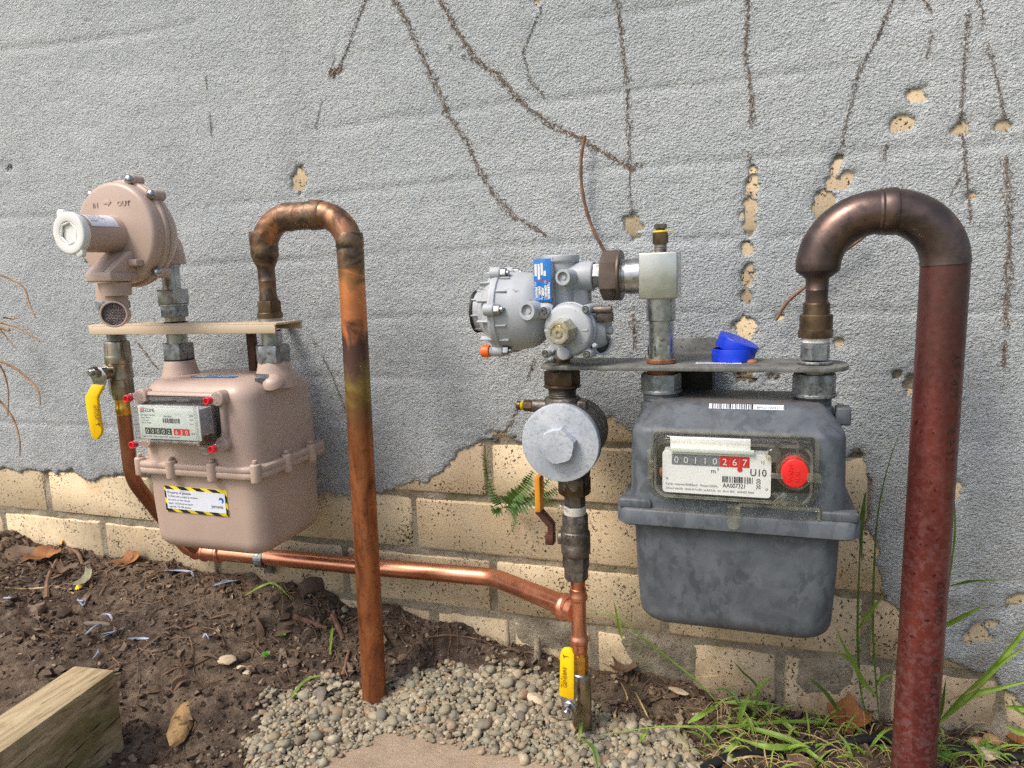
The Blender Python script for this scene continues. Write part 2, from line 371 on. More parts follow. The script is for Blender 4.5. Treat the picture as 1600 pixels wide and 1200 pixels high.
M['twig'] = pm('dry twig bark', s(142, 108, 84), s(92, 66, 50), 90, (.7, .9), 0, (300, .6, .001))
M['vine_dry'] = pm('dry vine stem', s(172, 136, 94), s(126, 88, 58), 60, (.6, .8), 0, (300, .5, .001))
M['residue'] = pm('old vine rootlets', s(148, 126, 104), s(108, 90, 74), 60, (.85, .95))
M['root'] = pm('soil root', s(142, 112, 86), s(92, 70, 54), 50, (.8, .95))
M['shred'] = pm('blue grey pipe shaving', s(166, 178, 196), s(138, 150, 170), 80, (.35, .5))
M['chip'] = pm('pale stone chip', s(206, 190, 164), s(176, 156, 128), 60, (.8, .9), 0, (240, .6, .001))
M['sandstone'] = pm('sandstone shard', s(196, 160, 108), s(150, 116, 76), 40, (.8, .95), 0, (160, .8, .002), speck=(s(96, 78, 56), 90, .58, .68))
M['shell'] = pm('snail shell', s(214, 196, 168), s(178, 128, 78), 70, (.4, .6))
M['cobble_grey'] = pm('grey slate', s(136, 128, 116), s(108, 100, 90), 40, (.8, .9), 0, (200, .5, .001))
def m_ground():
    t = NT('garden ground'); v = t.pos()
    c = t.ramp(t.noise(v, 3, 6, .7), [(.3, s(86, 74, 58)), (.5, s(104, 108, 64)), (.7, s(128, 118, 94))])
    t.set('Base Color', c); t.set('Roughness', .95); t.bump(t.noise(v, 40, 6), .8, .02); return t.m
M['ground'] = m_ground()

# ------------------------------------------------------------------ mesh building
V = Vector
def frame(d):
    d = V(d).normalized(); a = V((0, 0, 1)) if abs(d.z) < .9 else V((0, 1, 0))
    u = a.cross(d).normalized(); return d, u, d.cross(u)
class MB:
    def __init__(self): self.v = []; self.f = []
    def add(self, vs, fs):
        k = len(self.v); self.v += [tuple(p) for p in vs]; self.f += [tuple(k+i for i in f) for f in fs]; return self
    def rings(self, R, cap0=True, cap1=True, closed=False):
        n = len(R[0]); k = len(self.v)
        for r in R: self.v += [tuple(p) for p in r]
        m_ = len(R)
        for i in range(m_ if closed else m_-1):
            a = k+i*n; b = k+((i+1) % m_)*n
            for j in range(n):
                j2 = (j+1) % n; self.f.append((a+j, a+j2, b+j2, b+j))
        if not closed:
            if cap0: self.f.append(tuple(k+j for j in range(n))[::-1])
            if cap1: self.f.append(tuple(k+(m_-1)*n+j for j in range(n)))
        return self
    def lathe(self, o, d, prof, seg=32, rot=0., sq=1., cap0=True, cap1=True):
        o = V(o); d, u, w_ = frame(d)
        R = [[o+d*t+u*(r*math.cos(rot+2*math.pi*j/seg))+w_*(r*sq*math.sin(rot+2*math.pi*j/seg)) for j in range(seg)] for t, r in prof]
        return self.rings(R, cap0, cap1)
    def cyl(self, o, d, t0, t1, r, seg=32, c=.0008):
        return self.lathe(o, d, [(t0, r-c), (t0+c, r), (t1-c, r), (t1, r-c)], seg)
    def hex(self, o, d, t0, t1, r, c=.0012, seg=6, rot=.26):
        """hexagonal nut: six flats whose corners are turned down at both ends"""
        o = V(o); d, u, w_ = frame(d); n = 24; R = []
        def hx(a):
            b = (a-rot) % (math.pi/3)-math.pi/6; return r*math.cos(math.pi/6)/math.cos(b)
        for t, cl in ((t0, r*.94), (t0+c*.9, r*1.1), (t1-c*.9, r*1.1), (t1, r*.94)):
            R.append([o+d*t+(u*math.cos(a)+w_*math.sin(a))*min(hx(a), cl) for a in [rot+2*math.pi*j/n for j in range(n)]])
        return self.rings(R)
    def thread(self, o, d, t0, t1, r, pitch=.0022, seg=28):
        n = max(2, int(abs(t1-t0)/pitch)); pr = [(t0, r*.93)]
        for i in range(n):
            a = t0+(t1-t0)*i/n; b = (t1-t0)/n
            pr += [(a+b*.1, r*.945), (a+b*.45, r), (a+b*.6, r), (a+b*.95, r*.945)]
        return self.lathe(o, d, pr+[(t1, r*.93)], seg)
    def box(self, c, sx, sy, sz, b=.001, seg=2, rot=None):
        bm = bmesh.new(); bmesh.ops.create_cube(bm, size=1)
        for p in bm.verts: p.co = V((p.co.x*sx, p.co.y*sy, p.co.z*sz))
        if b: bmesh.ops.bevel(bm, geom=bm.edges[:], offset=min(b, .45*min(sx, sy, sz)), segments=seg, affect='EDGES', profile=.5)
        return self.addbm(bm, c, rot)
    def addbm(self, bm, c=(0, 0, 0), rot=None):
        c = V(c); bm.verts.ensure_lookup_table(); bm.verts.index_update()
        self.add([c+((rot @ p.co) if rot else p.co) for p in bm.verts], [[q.index for q in f.verts] for f in bm.faces]); bm.free(); return self
    def prism(self, poly, o, ux, uy, h, b=.0008):
        """polygon in the (ux, uy) plane at o pushed along the plane's normal by h, edges bevelled"""
        ux = V(ux); uy = V(uy); nz = ux.cross(uy).normalized(); bm = bmesh.new()
        a = [bm.verts.new(V(o)+ux*x+uy*y) for x, y in poly]; c = [bm.verts.new(V(o)+ux*x+uy*y+nz*h) for x, y in poly]
        n = len(poly); bm.faces.new(a[::-1]); bm.faces.new(c)
        for i in range(n): bm.faces.new((a[i], a[(i+1) % n], c[(i+1) % n], c[i]))
        bmesh.ops.recalc_face_normals(bm, faces=bm.faces[:])
        if b: bmesh.ops.bevel(bm, geom=bm.edges[:], offset=b, segments=2, affect='EDGES', profile=.5, clamp_overlap=True)
        return self.addbm(bm)
    def tube(self, pts, r, seg=20, caps=True, sq=1.):
        pts = [V(p) for p in pts]; n = len(pts); rs = r if hasattr(r, '__len__') else [r]*n
        T = [(pts[min(i+1, n-1)]-pts[max(i-1, 0)]).normalized() for i in range(n)]
        u = frame(T[0])[1]; R = []
        for i in range(n):
            u = (u-T[i]*u.dot(T[i])).normalized(); w_ = T[i].cross(u)
            R.append([pts[i]+u*(rs[i]*math.cos(2*math.pi*j/seg))+w_*(rs[i]*sq*math.sin(2*math.pi*j/seg)) for j in range(seg)])
        return self.rings(R, caps, caps)
    def loft(self, secs, n=8, cap0=True, cap1=True):
        """stack of rounded rectangles: (z, cx, cy, half x, half y, corner radius)"""
        R = []
        for z, cx, cy, hx, hy, r in secs:
            r = min(r, hx*.999, hy*.999); ring = []
            for k, (sx, sy) in enumerate(((1, 1), (-1, 1), (-1, -1), (1, -1))):
                for j in range(n+1):
                    a = math.pi/2*(k+j/n); ring.append(V((cx+sx*(hx-r)+r*math.cos(a), cy+sy*(hy-r)+r*math.sin(a), z)))
            R.append(ring)
        return self.rings(R, cap0, cap1)
    def quad(self, o, ux, uy, w_, h):
        o = V(o); return self.add([o, o+V(ux)*w_, o+V(ux)*w_+V(uy)*h, o+V(uy)*h], [(0, 1, 2, 3)])
    def text(self, txt, o, ux, uy, size, align='LEFT', ext=0., sx=1.):
        cu = bpy.data.curves.new('lettering', 'FONT'); cu.body = txt; cu.size = size; cu.align_x = align; cu.extrude = ext; cu.resolution_u = 3
        ob = bpy.data.objects.new('lettering', cu); COL.objects.link(ob); dg = bpy.context.evaluated_depsgraph_get()
        me = bpy.data.meshes.new_from_object(ob.evaluated_get(dg)); bpy.data.objects.remove(ob); bpy.data.curves.remove(cu)
        ux = V(ux).normalized(); uy = V(uy).normalized(); nz = ux.cross(uy)
        self.add([V(o)+ux*(p.co.x*sx)+uy*p.co.y+nz*p.co.z for p in me.vertices], [tuple(f.vertices) for f in me.polygons]); bpy.data.meshes.remove(me); return self
    def barcode(self, o, ux, uy, w_, h, n=34, seed=1):
        r = random.Random(seed); x = 0; ws = [r.choice((1, 1, 1.6, 2.4)) for _ in range(n)]; k = w_/sum(ws)
        for i, q in enumerate(ws):
            if i % 2 == 0: self.quad(V(o)+V(ux)*x, ux, uy, q*k, h)
            x += q*k
        return self
    def mesh(self, name, mat, origin=(0, 0, 0), smooth=True, ang=38):
        o = V(origin); me = bpy.data.meshes.new(name)
        me.from_pydata([(p[0]-o.x, p[1]-o.y, p[2]-o.z) for p in self.v], [], self.f); me.update()
        bm = bmesh.new(); bm.from_mesh(me); bmesh.ops.recalc_face_normals(bm, faces=bm.faces[:]) if len(self.f) < 60000 else None; bm.to_mesh(me); bm.free()
        if smooth: me.shade_smooth(); me.set_sharp_from_angle(angle=RAD(ang))
        me.materials.append(M[mat] if isinstance(mat, str) else mat); return me

def rp(pts, c=.001):
    """round the corners of a turned profile"""
    out = [pts[0]]
    for i in range(1, len(pts)-1):
        a, b, d = V(pts[i-1]), V(pts[i]), V(pts[i+1]); la = (a-b).length; ld = (d-b).length
        k = min(c, la*.45, ld*.45)
        if k < 1e-6: out.append(pts[i]); continue
        p = b+(a-b).normalized()*k; q = b+(d-b).normalized()*k; mid = (p+q)/2*.5+b*.5
        out += [tuple(p), tuple(mid), tuple(q)]
    return out+[pts[-1]]
def fillet(pts, r, n=8):
    """polyline with its corners turned into arcs"""
    pts = [V(p) for p in pts]; out = [pts[0]]; rr = r if hasattr(r, '__len__') else [r]*(len(pts)-2)
    for i in range(1, len(pts)-1):
        a, b, c = pts[i-1], pts[i], pts[i+1]; u = (a-b).normalized(); v = (c-b).normalized()
        th = u.angle(v); k = min(rr[i-1]/math.tan(th/2), (a-b).length*.49, (c-b).length*.49); R = k*math.tan(th/2)
        bis = (u+v).normalized(); cen = b+bis*(R/math.sin(th/2)); p = b+u*k-cen; q = b+v*k-cen; ang = p.angle(q)
        ax = p.cross(q).normalized()
        for j in range(n+1): out.append(cen+Matrix.Rotation(ang*j/n, 3, ax) @ p)
    return out+[pts[-1]]
def dens(pts, step):
    out = []
    for a, b in zip(pts[:-1], pts[1:]):
        n = max(1, int((V(b)-V(a)).length/step)); out += [V(a).lerp(V(b), i/n) for i in range(n)]
    return out+[V(pts[-1])]

def thing(name, label, cat, loc, group=None):
    o = bpy.data.objects.new(name, None); COL.objects.link(o); o.location = loc; o.empty_display_size = .02
    o['label'] = label; o['category'] = cat
    if group: o['group'] = group
    return o
def org(par):
    o = V((0, 0, 0))
    while par is not None: o += par.location; par = par.parent
    return o
def obj(name, mb, mat, par=None, kind=None, label=None, smooth=True, ang=38):
    """one mesh object built in world coordinates; a part takes the origin of its thing"""
    ob = bpy.data.objects.new(name, mb.mesh(name, mat, org(par), smooth, ang)); COL.objects.link(ob)
    if par: ob.parent = par
    if kind: ob['kind'] = kind
    if label: ob['label'] = label
    return ob
def solo(name, mb, mat, label, cat, group=None, loc=None, kind=None, smooth=True, ang=38):
    """a thing that is one mesh"""
    loc = V(loc) if loc is not None else V(mb.v[0])
    ob = bpy.data.objects.new(name, mb.mesh(name, mat, loc, smooth, ang)); COL.objects.link(ob); ob.location = loc
    ob['label'] = label; ob['category'] = cat
    if group: ob['group'] = group
    return ob
Z = V((0, 0, 1)); X = V((1, 0, 0)); Y = V((0, 1, 0))

# ------------------------------------------------------------------ the wall: bricks, mortar, peeling render
BX0 = .142; CH = .086
def pxl(L, Yv=0.): return [(P(x, y, Yv).x, P(x, y, Yv).z) for x, y in L]
low = [(-90, 728), (0, 733), (30, 737), (62, 737), (85, 742), (105, 736), (128, 742), (150, 750), (176, 742), (214, 740), (262, 742), (330, 748), (400, 752), (470, 770), (528, 776), (560, 770), (600, 768), (632, 764), (662, 752), (688, 745), (705, 728),
       (722, 708), (742, 694), (760, 690), (790, 688), (822, 694), (860, 690), (905, 668), (935, 655), (952, 652), (968, 664), (985, 674), (1030, 684), (1100, 700), (1200, 716), (1300, 716), (1338, 708), (1345, 722), (1362, 780), (1356, 820),
       (1372, 852), (1370, 880), (1378, 910), (1384, 940), (1404, 956), (1420, 1004), (1462, 1034), (1500, 1044), (1545, 1056), (1572, 1084), (1610, 1102), (1720, 1120)]
LOW = pxl(low); LOW = [(-2.2, LOW[0][1])]+LOW+[(1.2, LOW[-1][1])]; LOWP = LOW+[(1.2, -.6), (-2.2, -.6)]
blobs = []          # chips where the render has come away: (px x, px y, half width, half height, tilt degrees)
for b in [(1174, 264, 5, 8, 0), (1172, 290, 8, 18, 0), (1171, 322, 8, 22, 4), (1172, 352, 9, 14, 0), (1168, 384, 6, 9, 0), (1168, 432, 6, 14, 0), (1166, 458, 6, 16, 0), (1164, 512, 13, 15, 20), (1166, 588, 15, 9, 0), (1206, 590, 8, 5, 0), (1214, 498, 7, 5, 0),
          (467, 283, 12, 17, 10), (988, 356, 10, 17, -8), (1408, 194, 12, 13, 30), (1432, 150, 9, 10, 0), (1503, 199, 9, 9, 0), (1568, 195, 7, 8, 0), (1306, 259, 6, 13, 12), (1298, 288, 9, 12, 20), (1288, 315, 12, 22, 25), (1322, 283, 10, 8, -30),
          (1283, 338, 7, 9, 0), (1515, 310, 5, 6, 0), (1527, 990, 22, 14, -35), (1548, 976, 10, 7, -35), (1588, 940, 17, 8, -35), (1489, 768, 6, 11, 20), (836, 3, 6, 6, 0), (1310, 536, 6, 4, 0), (1424, 600, 9, 16, 10), (18, 262, 5, 4, 0),
          (786, 682, 20, 7, 10), (1410, 1012, 8, 6, 0), (1405, 590, 6, 9, 0)]:
    p = P(b[0], b[1], 0); k = proj(p)[2]/FPX; blobs.append((p.x, p.z, b[2]*k*1.08, b[3]*k, RAD(-b[4])))
def sdf_poly(px, pz, poly):
    d = np.full(px.shape, 9.); ins = np.zeros(px.shape, bool); n = len(poly)
    for i in range(n):
        ax, az = poly[i]; bx, bz = poly[(i+1) % n]; ex, ez = bx-ax, bz-az
        t = np.clip(((px-ax)*ex+(pz-az)*ez)/(ex*ex+ez*ez+1e-12), 0, 1); d = np.minimum(d, np.hypot(px-ax-t*ex, pz-az-t*ez))
        c = (az > pz) != (bz > pz); ins ^= c & (px < (bx-ax)*(pz-az)/((bz-az) if bz != az else 1e-9)+ax)
    return np.where(ins, d, -d)
def bare(px, pz):            # > 0 where the brick is bare
    jag = fbm(px*55, pz*55, 3, 4)*.026+fbm(px*260, pz*260, 5, 2)*.006
    d = sdf_poly(px, pz, LOWP)+jag*.8
    for cx, cz, a, b, th in blobs:
        ux = (px-cx)*math.cos(th)+(pz-cz)*math.sin(th); uz = -(px-cx)*math.sin(th)+(pz-cz)*math.cos(th)
        q = (1-np.hypot(ux/a, uz/b))*min(a, b)
        d = np.maximum(d, q+fbm(px*170, pz*170, 9, 3)*.014+fbm(px*420, pz*420, 14, 2)*.006)
    return d
def sst(a, b, x):
    t = np.clip((x-a)/(b-a), 0, 1); return t*t*(3-2*t)
def grid_mesh(xs, zs, yv, keep=None):
    nx, nz = len(xs), len(zs); mb = MB(); gx, gz = np.meshgrid(xs, zs)
    mb.v = list(zip(gx.ravel().tolist(), yv.ravel().tolist(), gz.ravel().tolist()))
    i = np.arange(nx*nz).reshape(nz, nx); q = np.stack([i[:-1, :-1], i[:-1, 1:], i[1:, 1:], i[1:, :-1]], -1).reshape(-1, 4)
    if keep is not None:
        kq = keep.ravel()[q].any(1); q = q[kq]
    mb.f = [tuple(r) for r in q.tolist()]; return mb
wall = thing('brick_wall', 'cream brick wall under peeling textured grey paint with old vine marks, behind the gas pipes', 'wall', (0, 0, -.2))
xs = np.arange(-1.72, .72, .0036); zs = np.arange(-.19, 1.16, .0036); gx, gz = np.meshgrid(xs, zs)
sd = bare(gx, gz)
wav = fbm(gx*2.2, gz*2.2, 21, 3)*.0024+fbm(gx*14, gz*14, 22, 3)*.0012
ph = gz+fbm(gx*2.4, gz*1.2, 31, 3)*.022
groove = 0
for k in range(0, 14):
    g = np.exp(-((ph-k*CH)/.0052)**2); groove = groove+g*(.0002+.0015*sst(.46, .72, vn(gx*3.1+k*7.3, gz*.6+k*3.7, 40)))
for k in range(0, 14):
    for j in range(-8, 4):
        xx = BX0+.24*(j+(.5 if k % 2 == 0 else 0)); g = np.exp(-((gx+fbm(gz*9, gx*9, 33)*.01-xx)/.005)**2)*((ph > k*CH) & (ph < (k+1)*CH)); groove = groove+g*.0005*vn(gx*2+5, gz*2+k, 44)
stip = fbm(gx*150, gz*180, 55, 2)*.0018
yfront = -.0027+wav+groove+stip
thin = sst(-.013, -.0006, sd)*.8          # the coat feathers out towards a break
yfront = yfront*(1-thin)-.0007*thin
ys = yfront+(.0165-yfront)*sst(-.0008, .0036, sd)
rend = grid_mesh(xs, zs, ys, sd < .003)
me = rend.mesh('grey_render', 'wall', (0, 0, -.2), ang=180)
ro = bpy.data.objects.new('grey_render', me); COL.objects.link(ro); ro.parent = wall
# mortar bed behind the bricks
xm = np.arange(-1.74, .74, .006); zm = np.arange(-.30, .24, .006); gxm, gzm = np.meshgrid(xm, zm)
ym = .0046+fbm(gxm*40, gzm*40, 60, 4)*.0056+fbm(gxm*9, gzm*9, 61, 3)*.003
ym = ym-sst(-.08, -.10, gzm)*.0062*sst(.58, .86, vn(gxm*11, gzm*11, 63))      # smeared over the lowest course
obj('mortar', grid_mesh(xm, zm, ym), 'mortar', wall, ang=180)
xm = np.arange(-1.74, .74, .03); zm = np.arange(.24, 1.2, .03); gxm, gzm = np.meshgrid(xm, zm)
obj('mortar', grid_mesh(xm, zm, gxm*0+.0028), 'mortar', wall, ang=180)
mb = MB(); mb.box((-.5, .07, .45), 2.48, .09, 1.5, .002); obj('wall_core', mb, 'mortar', wall)
def brick_mesh(L, i):
    r = random.Random(i*31+int(L*1000)); bm = bmesh.new(); bmesh.ops.create_cube(bm, size=1)
    for p in bm.verts: p.co = V((p.co.x*L, p.co.y*.06+.03, p.co.z*.0765))
    bmesh.ops.bevel(bm, geom=bm.edges[:], offset=.0032, segments=1, affect='EDGES')
    for p in bm.verts: p.co += V((r.uniform(-.0016, .0016), r.uniform(-.0006, .0006), r.uniform(-.0014, .0014)))
    q = MB(); q.addbm(bm); return q.mesh('brick', 'brick', smooth=True, ang=50)
BR = {L: [brick_mesh(L, i) for i in range(6)] for L in (.230, .110)}
def put_brick(L, cx, cz):
    o = bpy.data.objects.new('brick', random.choice(BR[L])); COL.objects.link(o); o.parent = wall
    o.location = (cx, random.uniform(.0009, .0020), cz+.2); o.rotation_euler = (random.uniform(-.006, .006), random.uniform(-.006, .006), random.uniform(-.008, .008)); return o
for k in range(-3, 13):
    z0 = k*CH
    L, st, off = (.230, .24, 0 if k % 2 else .5) if k > -2 else (.110, .12, .2 if k == -2 else .7)
    for j in range(-16, 8):
        cx = BX0+st*(j+off+.5); 
        if not -1.72 < cx < .72: continue
        gx2, gz2 = np.meshgrid(np.arange(cx-L/2, cx+L/2, .004), np.arange(z0+.006, z0+.08, .004))
        if bare(gx2, gz2).max() > -.005: put_brick(L, cx, z0+CH/2)
# rootlets that the old vine left on the paint
VINES = [([(610, -10), (635, 30), (660, 85), (690, 150), (700, 180), (730, 220), (745, 255), (770, 300), (800, 335), (852, 366)], 1.2, .86), ([(686, -5), (715, 50), (745, 95), (780, 120), (820, 165), (860, 195), (910, 218), (945, 240), (988, 265)], 1.3, .88),
         ([(688, 65), (715, 82), (735, 96), (755, 98)], .7, .6), ([(575, -5), (548, 65), (535, 100), (524, 120)], .8, .85), ([(964, -5), (972, 60), (980, 130), (983, 210)], 1, .7), ([(983, 210), (985, 300), (988, 345)], .7, .75), ([(1170, -5), (1164, 80), (1175, 150), (1172, 250)], 1.1, .8),
         ([(1172, 250), (1170, 400), (1166, 510)], .8, .35), ([(1397, -5), (1370, 60), (1342, 110), (1325, 180), (1312, 235)], .8, .85), ([(1512, 18), (1505, 100), (1500, 190), (1508, 260), (1516, 345)], .8, .88), ([(1542, 70), (1560, 140), (1572, 200)], .7, .85), ([(1568, 240), (1577, 320), (1574, 410), (1566, 600)], 1.2, .7),
         ([(1452, 80), (1440, 110), (1430, 140)], .9, .6), ([(1386, 225), (1374, 260)], .8, .5), ([(848, 8), (828, 60), (818, 80), (830, 128), (852, 152)], .7, .8), ([(323, 120), (330, 180), (338, 300)], .6, .7), ([(480, 260), (506, 150), (524, 90)], .5, .6), ([(490, 530), (515, 575), (542, 640)], .6, .8),
         ([(214, 532), (232, 556), (248, 575)], .7, .9), ([(836, 562), (800, 660), (775, 690)], .9, .8), ([(1098, 5), (1118, 18)], .9, .7), ([(1442, 0), (1455, 20)], .8, .7), ([(1525, 0), (1530, 12)], .8, .6), ([(1472, 20), (1500, 55)], .7, .6), ([(1405, 290), (1425, 315)], .6, .8),
         ([(985, 262), (1010, 258)], .9, .7), ([(1440, 0), (1458, 30), (1448, 90)], .7, .6), ([(1525, 0), (1535, 18), (1533, 42)], .6, .6), ([(1560, 100), (1592, 112)], .6, .5), ([(1218, 78), (1194, 112)], .6, .6), ([(1372, 60), (1380, 30)], .6, .6), ([(60, 40), (75, 120), (70, 200)], .5, .25), ([(200, 0), (190, 60), (165, 130)], .5, .3), ([(1325, 180), (1250, 190), (1215, 150)], .5, .3), ([(745, 255), (700, 300), (640, 330)], .5, .22), ([(860, 195), (842, 240), (850, 300)], .5, .25), ([(980, 130), (1010, 100), (1030, 60)], .5, .3), ([(1508, 260), (1480, 310), (1490, 380)], .6, .4), ([(1574, 410), (1540, 470), (1550, 540)], .6, .4), ([(520, 118), (526, 112)], 3, 1.2), ([(1045, 560), (1050, 600)], .9, .5), ([(935, 480), (1010, 510)], .6, .3), ([(990, 490), (992, 540)], 1.2, .6), ([(1390, 520), (1480, 640)], .7, .22)]
mb = MB(); rr = random.Random(5)
def wall_front(x, z):
    i = min(max(int((z+.19)/.0036), 0), len(zs)-1); j = min(max(int((x+1.72)/.0036), 0), len(xs)-1); return float(ys[i, j])
for line, sz, den in VINES:
    pts = dens([P(x, y, 0) for x, y in line], .0012); ph0 = rr.uniform(0, 99)
    for i, p in enumerate(pts):
        g = vn(np.array([i*.05+ph0]), np.array([ph0]), 7)[0]; g2 = vn(np.array([i*.016+ph0]), np.array([ph0]), 8)[0]
        lv = g*.5+g2*.5
        if lv > den*.86: continue
        wd = .0006+.0019*vn(np.array([i*.08]), np.array([ph0+3]), 9)[0]; td = (pts[min(i+3, len(pts)-1)]-pts[max(i-3, 0)]).normalized()
        for _ in range(rr.choice((2, 3, 3))):
            q = V((p.x+rr.gauss(0, wd*sz), 0, p.z+rr.gauss(0, wd)))
            if rr.random() < .6: a = math.atan2(td.z, td.x)+rr.gauss(0, .35)
            else: a = rr.uniform(0, 2*math.pi)
            L = rr.uniform(.0015, .0046)*sz*(1 if rr.random() < .8 else 1.6)
            e = q+V((math.cos(a)*L, 0, math.sin(a)*L)); n_ = V((-math.sin(a), 0, math.cos(a)))*rr.uniform(.00018, .00045)*sz
            y0 = wall_front(q.x, q.z)-.0004; y1 = wall_front(e.x, e.z)-rr.uniform(.0001, .0010)
            a1, b1, c1 = q-n_, q+n_, e.copy(); a1.y = y0; b1.y = y0; c1.y = y1; d1 = (q+e)/2; d1.y = min(y0, y1)-.0005
            mb.add([a1, b1, c1, d1], [(0, 2, 3), (1, 3, 2), (0, 3, 1)])
obj('vine_rootlets', mb, 'residue', wall, kind='stuff', smooth=False)

# ------------------------------------------------------------------ ground
CP = np.array([(-1.7, 0, -.03), (-1.5, 0, -.035), (-1.3, 0, -.045), (-1.15, 0, -.060), (-.95, 0, -.062), (-.8, 0, -.066), (-.65, 0, -.076), (-.51, 0, -.088), (-.40, 0, -.106), (-.31, 0, -.122), (-.13, 0, -.142), (.03, 0, -.166), (.18, 0, -.166), (.31, 0, -.166), (.75, 0, -.17),
    (-.365, -.065, -.140), (-.47, -.12, -.164), (-.33, -.18, -.159), (-.45, -.26, -.163), (-.185, -.12, -.153), (-.58, -.16, -.150), (-.67, -.28, -.160), (-.5, -.04, -.098), (-.36, -.025, -.124), (-.62, -.11, -.118), (-.74, -.15, -.100), (-.60, -.24, -.160), (-.65, -.19, -.128),
    (-1.1, -.12, -.072), (-.95, -.2, -.092), (-1.2, -.3, -.098), (-.85, -.32, -.100), (-.80, -.5, -.11), (-1.3, -.6, -.12), (.1, -.09, -.158), (.26, -.08, -.158), (-.04, -.12, -.154), (.2, -.3, -.16), (-.1, -.3, -.163), (-.4, -.5, -.168), (.5, -.3, -.165), (0, -.6, -.17), (.6, -.6, -.17), (-.66, -.6, -.168), (-1.7, -.3, -.1), (-1.7, -.7, -.13), (.75, -.7, -.17), (-.25, -.06, -.145)])
def ground_z(x, y):
    x = np.asarray(x, float); y = np.asarray(y, float); num = 0; den = 0
    for a, b, c in CP:
        w_ = 1/((x-a)**2+(y-b)**2+.0009)**1.7; num = num+w_*c; den = den+w_
    return num/den
def rough_z(x, y):
    x = np.asarray(x, float); y = np.asarray(y, float)
    r = fbm(x*16, y*16, 70, 5)*.034+np.abs(fbm(x*55, y*55, 73, 4))*.016+fbm(x*150, y*150, 76, 3)*.008
    flat = gravel_in(x, y); return r*(1-.75*flat)-.003
def px_ground(x, y):
    d = ray(x, y); t = .3
    for _ in range(400):
        p = CAMP+d*t
        if p.z <= float(ground_z(p.x, p.y)): break
        t += .004
    return p
GP = [(392, 1215), (396, 1120), (420, 1094), (452, 1078), (500, 1066), (540, 1070), (572, 1078), (612, 1062), (660, 1052), (712, 1044), (770, 1046), (845, 1052), (888, 1072), (928, 1112), (985, 1122), (1040, 1136), (1078, 1166), (1096, 1215)]
GPW = [(px_ground(*q).x, px_ground(*q).y) for q in GP]
def gravel_in(x, y): return sst(-.012, .012, sdf_poly(np.asarray(x, float), np.asarray(y, float), GPW)+fbm(np.asarray(x)*40, np.asarray(y)*40, 80, 3)*.03)
xs_, ys_ = np.arange(-1.75, .78, .0042), np.arange(-.62, .004, .0042)
gx_, gy_ = np.meshgrid(xs_, ys_); gz_ = ground_z(gx_, gy_)+rough_z(gx_, gy_)
mb = MB(); nx, ny = len(xs_), len(ys_); mb.v = list(zip(gx_.ravel().tolist(), gy_.ravel().tolist(), gz_.ravel().tolist()))
ii = np.arange(nx*ny).reshape(ny, nx); mb.f = [tuple(r) for r in np.stack([ii[:-1, :-1], ii[:-1, 1:], ii[1:, 1:], ii[1:, :-1]], -1).reshape(-1, 4).tolist()]
obj('soil', mb, 'soil', None, 'structure', ang=180)
mb = MB(); mb.add([(-60, -60, -.20), (60, -60, -.20), (60, 60, -.20), (-60, 60, -.20)], [(0, 1, 2, 3)]); obj('ground', mb, 'ground', None, 'structure')
def gz(x, y): return float(ground_z(x, y))+float(rough_z(x, y))
def on_ground(px, py, lift=0.):
    p = px_ground(px, py); return V((p.x, p.y, gz(p.x, p.y)+lift))
# concrete slab corner under the gravel
A_, B_, C_ = PZ(612, 1136, -.152), PZ(868, 1188, -.152), PZ(474, 1198, -.152); u_ = (B_-A_).normalized(); v_ = (C_-A_).normalized()
mb = MB(); q_ = [A_, A_+u_*.55, A_+u_*.55+v_*.5, A_+v_*.5]; pol = [(p.x, p.y) for p in q_]
mb.prism(pol, (0, 0, -.20), X, Y, .049, .003); obj('paving_slab', mb, 'slab', None, 'structure')
# crumbs, gravel
ICO = {}
def ico(sub):
    if sub not in ICO:
        bm = bmesh.new(); bmesh.ops.create_icosphere(bm, subdivisions=sub, radius=1); bm.verts.index_update()
        ICO[sub] = (np.array([p.co[:] for p in bm.verts]), [tuple(q.index for q in f.verts) for f in bm.faces]); bm.free()
    return ICO[sub]
def lumps(mb, P_, rad_, sub, lump=.25, flat=(.55, 1.), seed=1):
    r = np.random.default_rng(seed); v0, f0 = ico(sub); n = len(P_)
    for i in range(n):
        k = len(mb.v); d = v0*(1+lump*r.normal(size=(len(v0), 1))*.6)
        sc_ = np.array([r.uniform(.8, 1.35), r.uniform(.65, 1.05), r.uniform(*flat)])*rad_[i]
        a, b = r.uniform(0, 6.28), r.uniform(-.5, .5); ca, sa, cb, sb = math.cos(a), math.sin(a), math.cos(b), math.sin(b)
        p = d*sc_; p = np.stack([p[:, 0], p[:, 1]*cb-p[:, 2]*sb, p[:, 1]*sb+p[:, 2]*cb], 1); p = np.stack([p[:, 0]*ca-p[:, 1]*sa, p[:, 0]*sa+p[:, 1]*ca, p[:, 2]], 1)+P_[i]
        mb.v += [tuple(q) for q in p.tolist()]; mb.f += [(k+a_, k+b_, k+c_) for a_, b_, c_ in f0]
r_ = np.random.default_rng(3)
def gzv(x, y): return ground_z(x, y)+rough_z(x, y)
N = 26000; x = r_.uniform(-1.6, .6, N); y = -np.abs(r_.normal(0, .2, N)); gi = gravel_in(x, y)
ok = (y > -.55) & (r_.uniform(size=N) > gi*.97) & ((r_.uniform(size=N) > .6) | (vn(x*9, y*9, 90) > .45)); x, y = x[ok][:11500], y[ok][:11500]
rd = np.clip(.0010+r_.exponential(.00125, len(x)), 0, .0085); pt = np.stack([x, y, gzv(x, y)+rd*.15], 1)
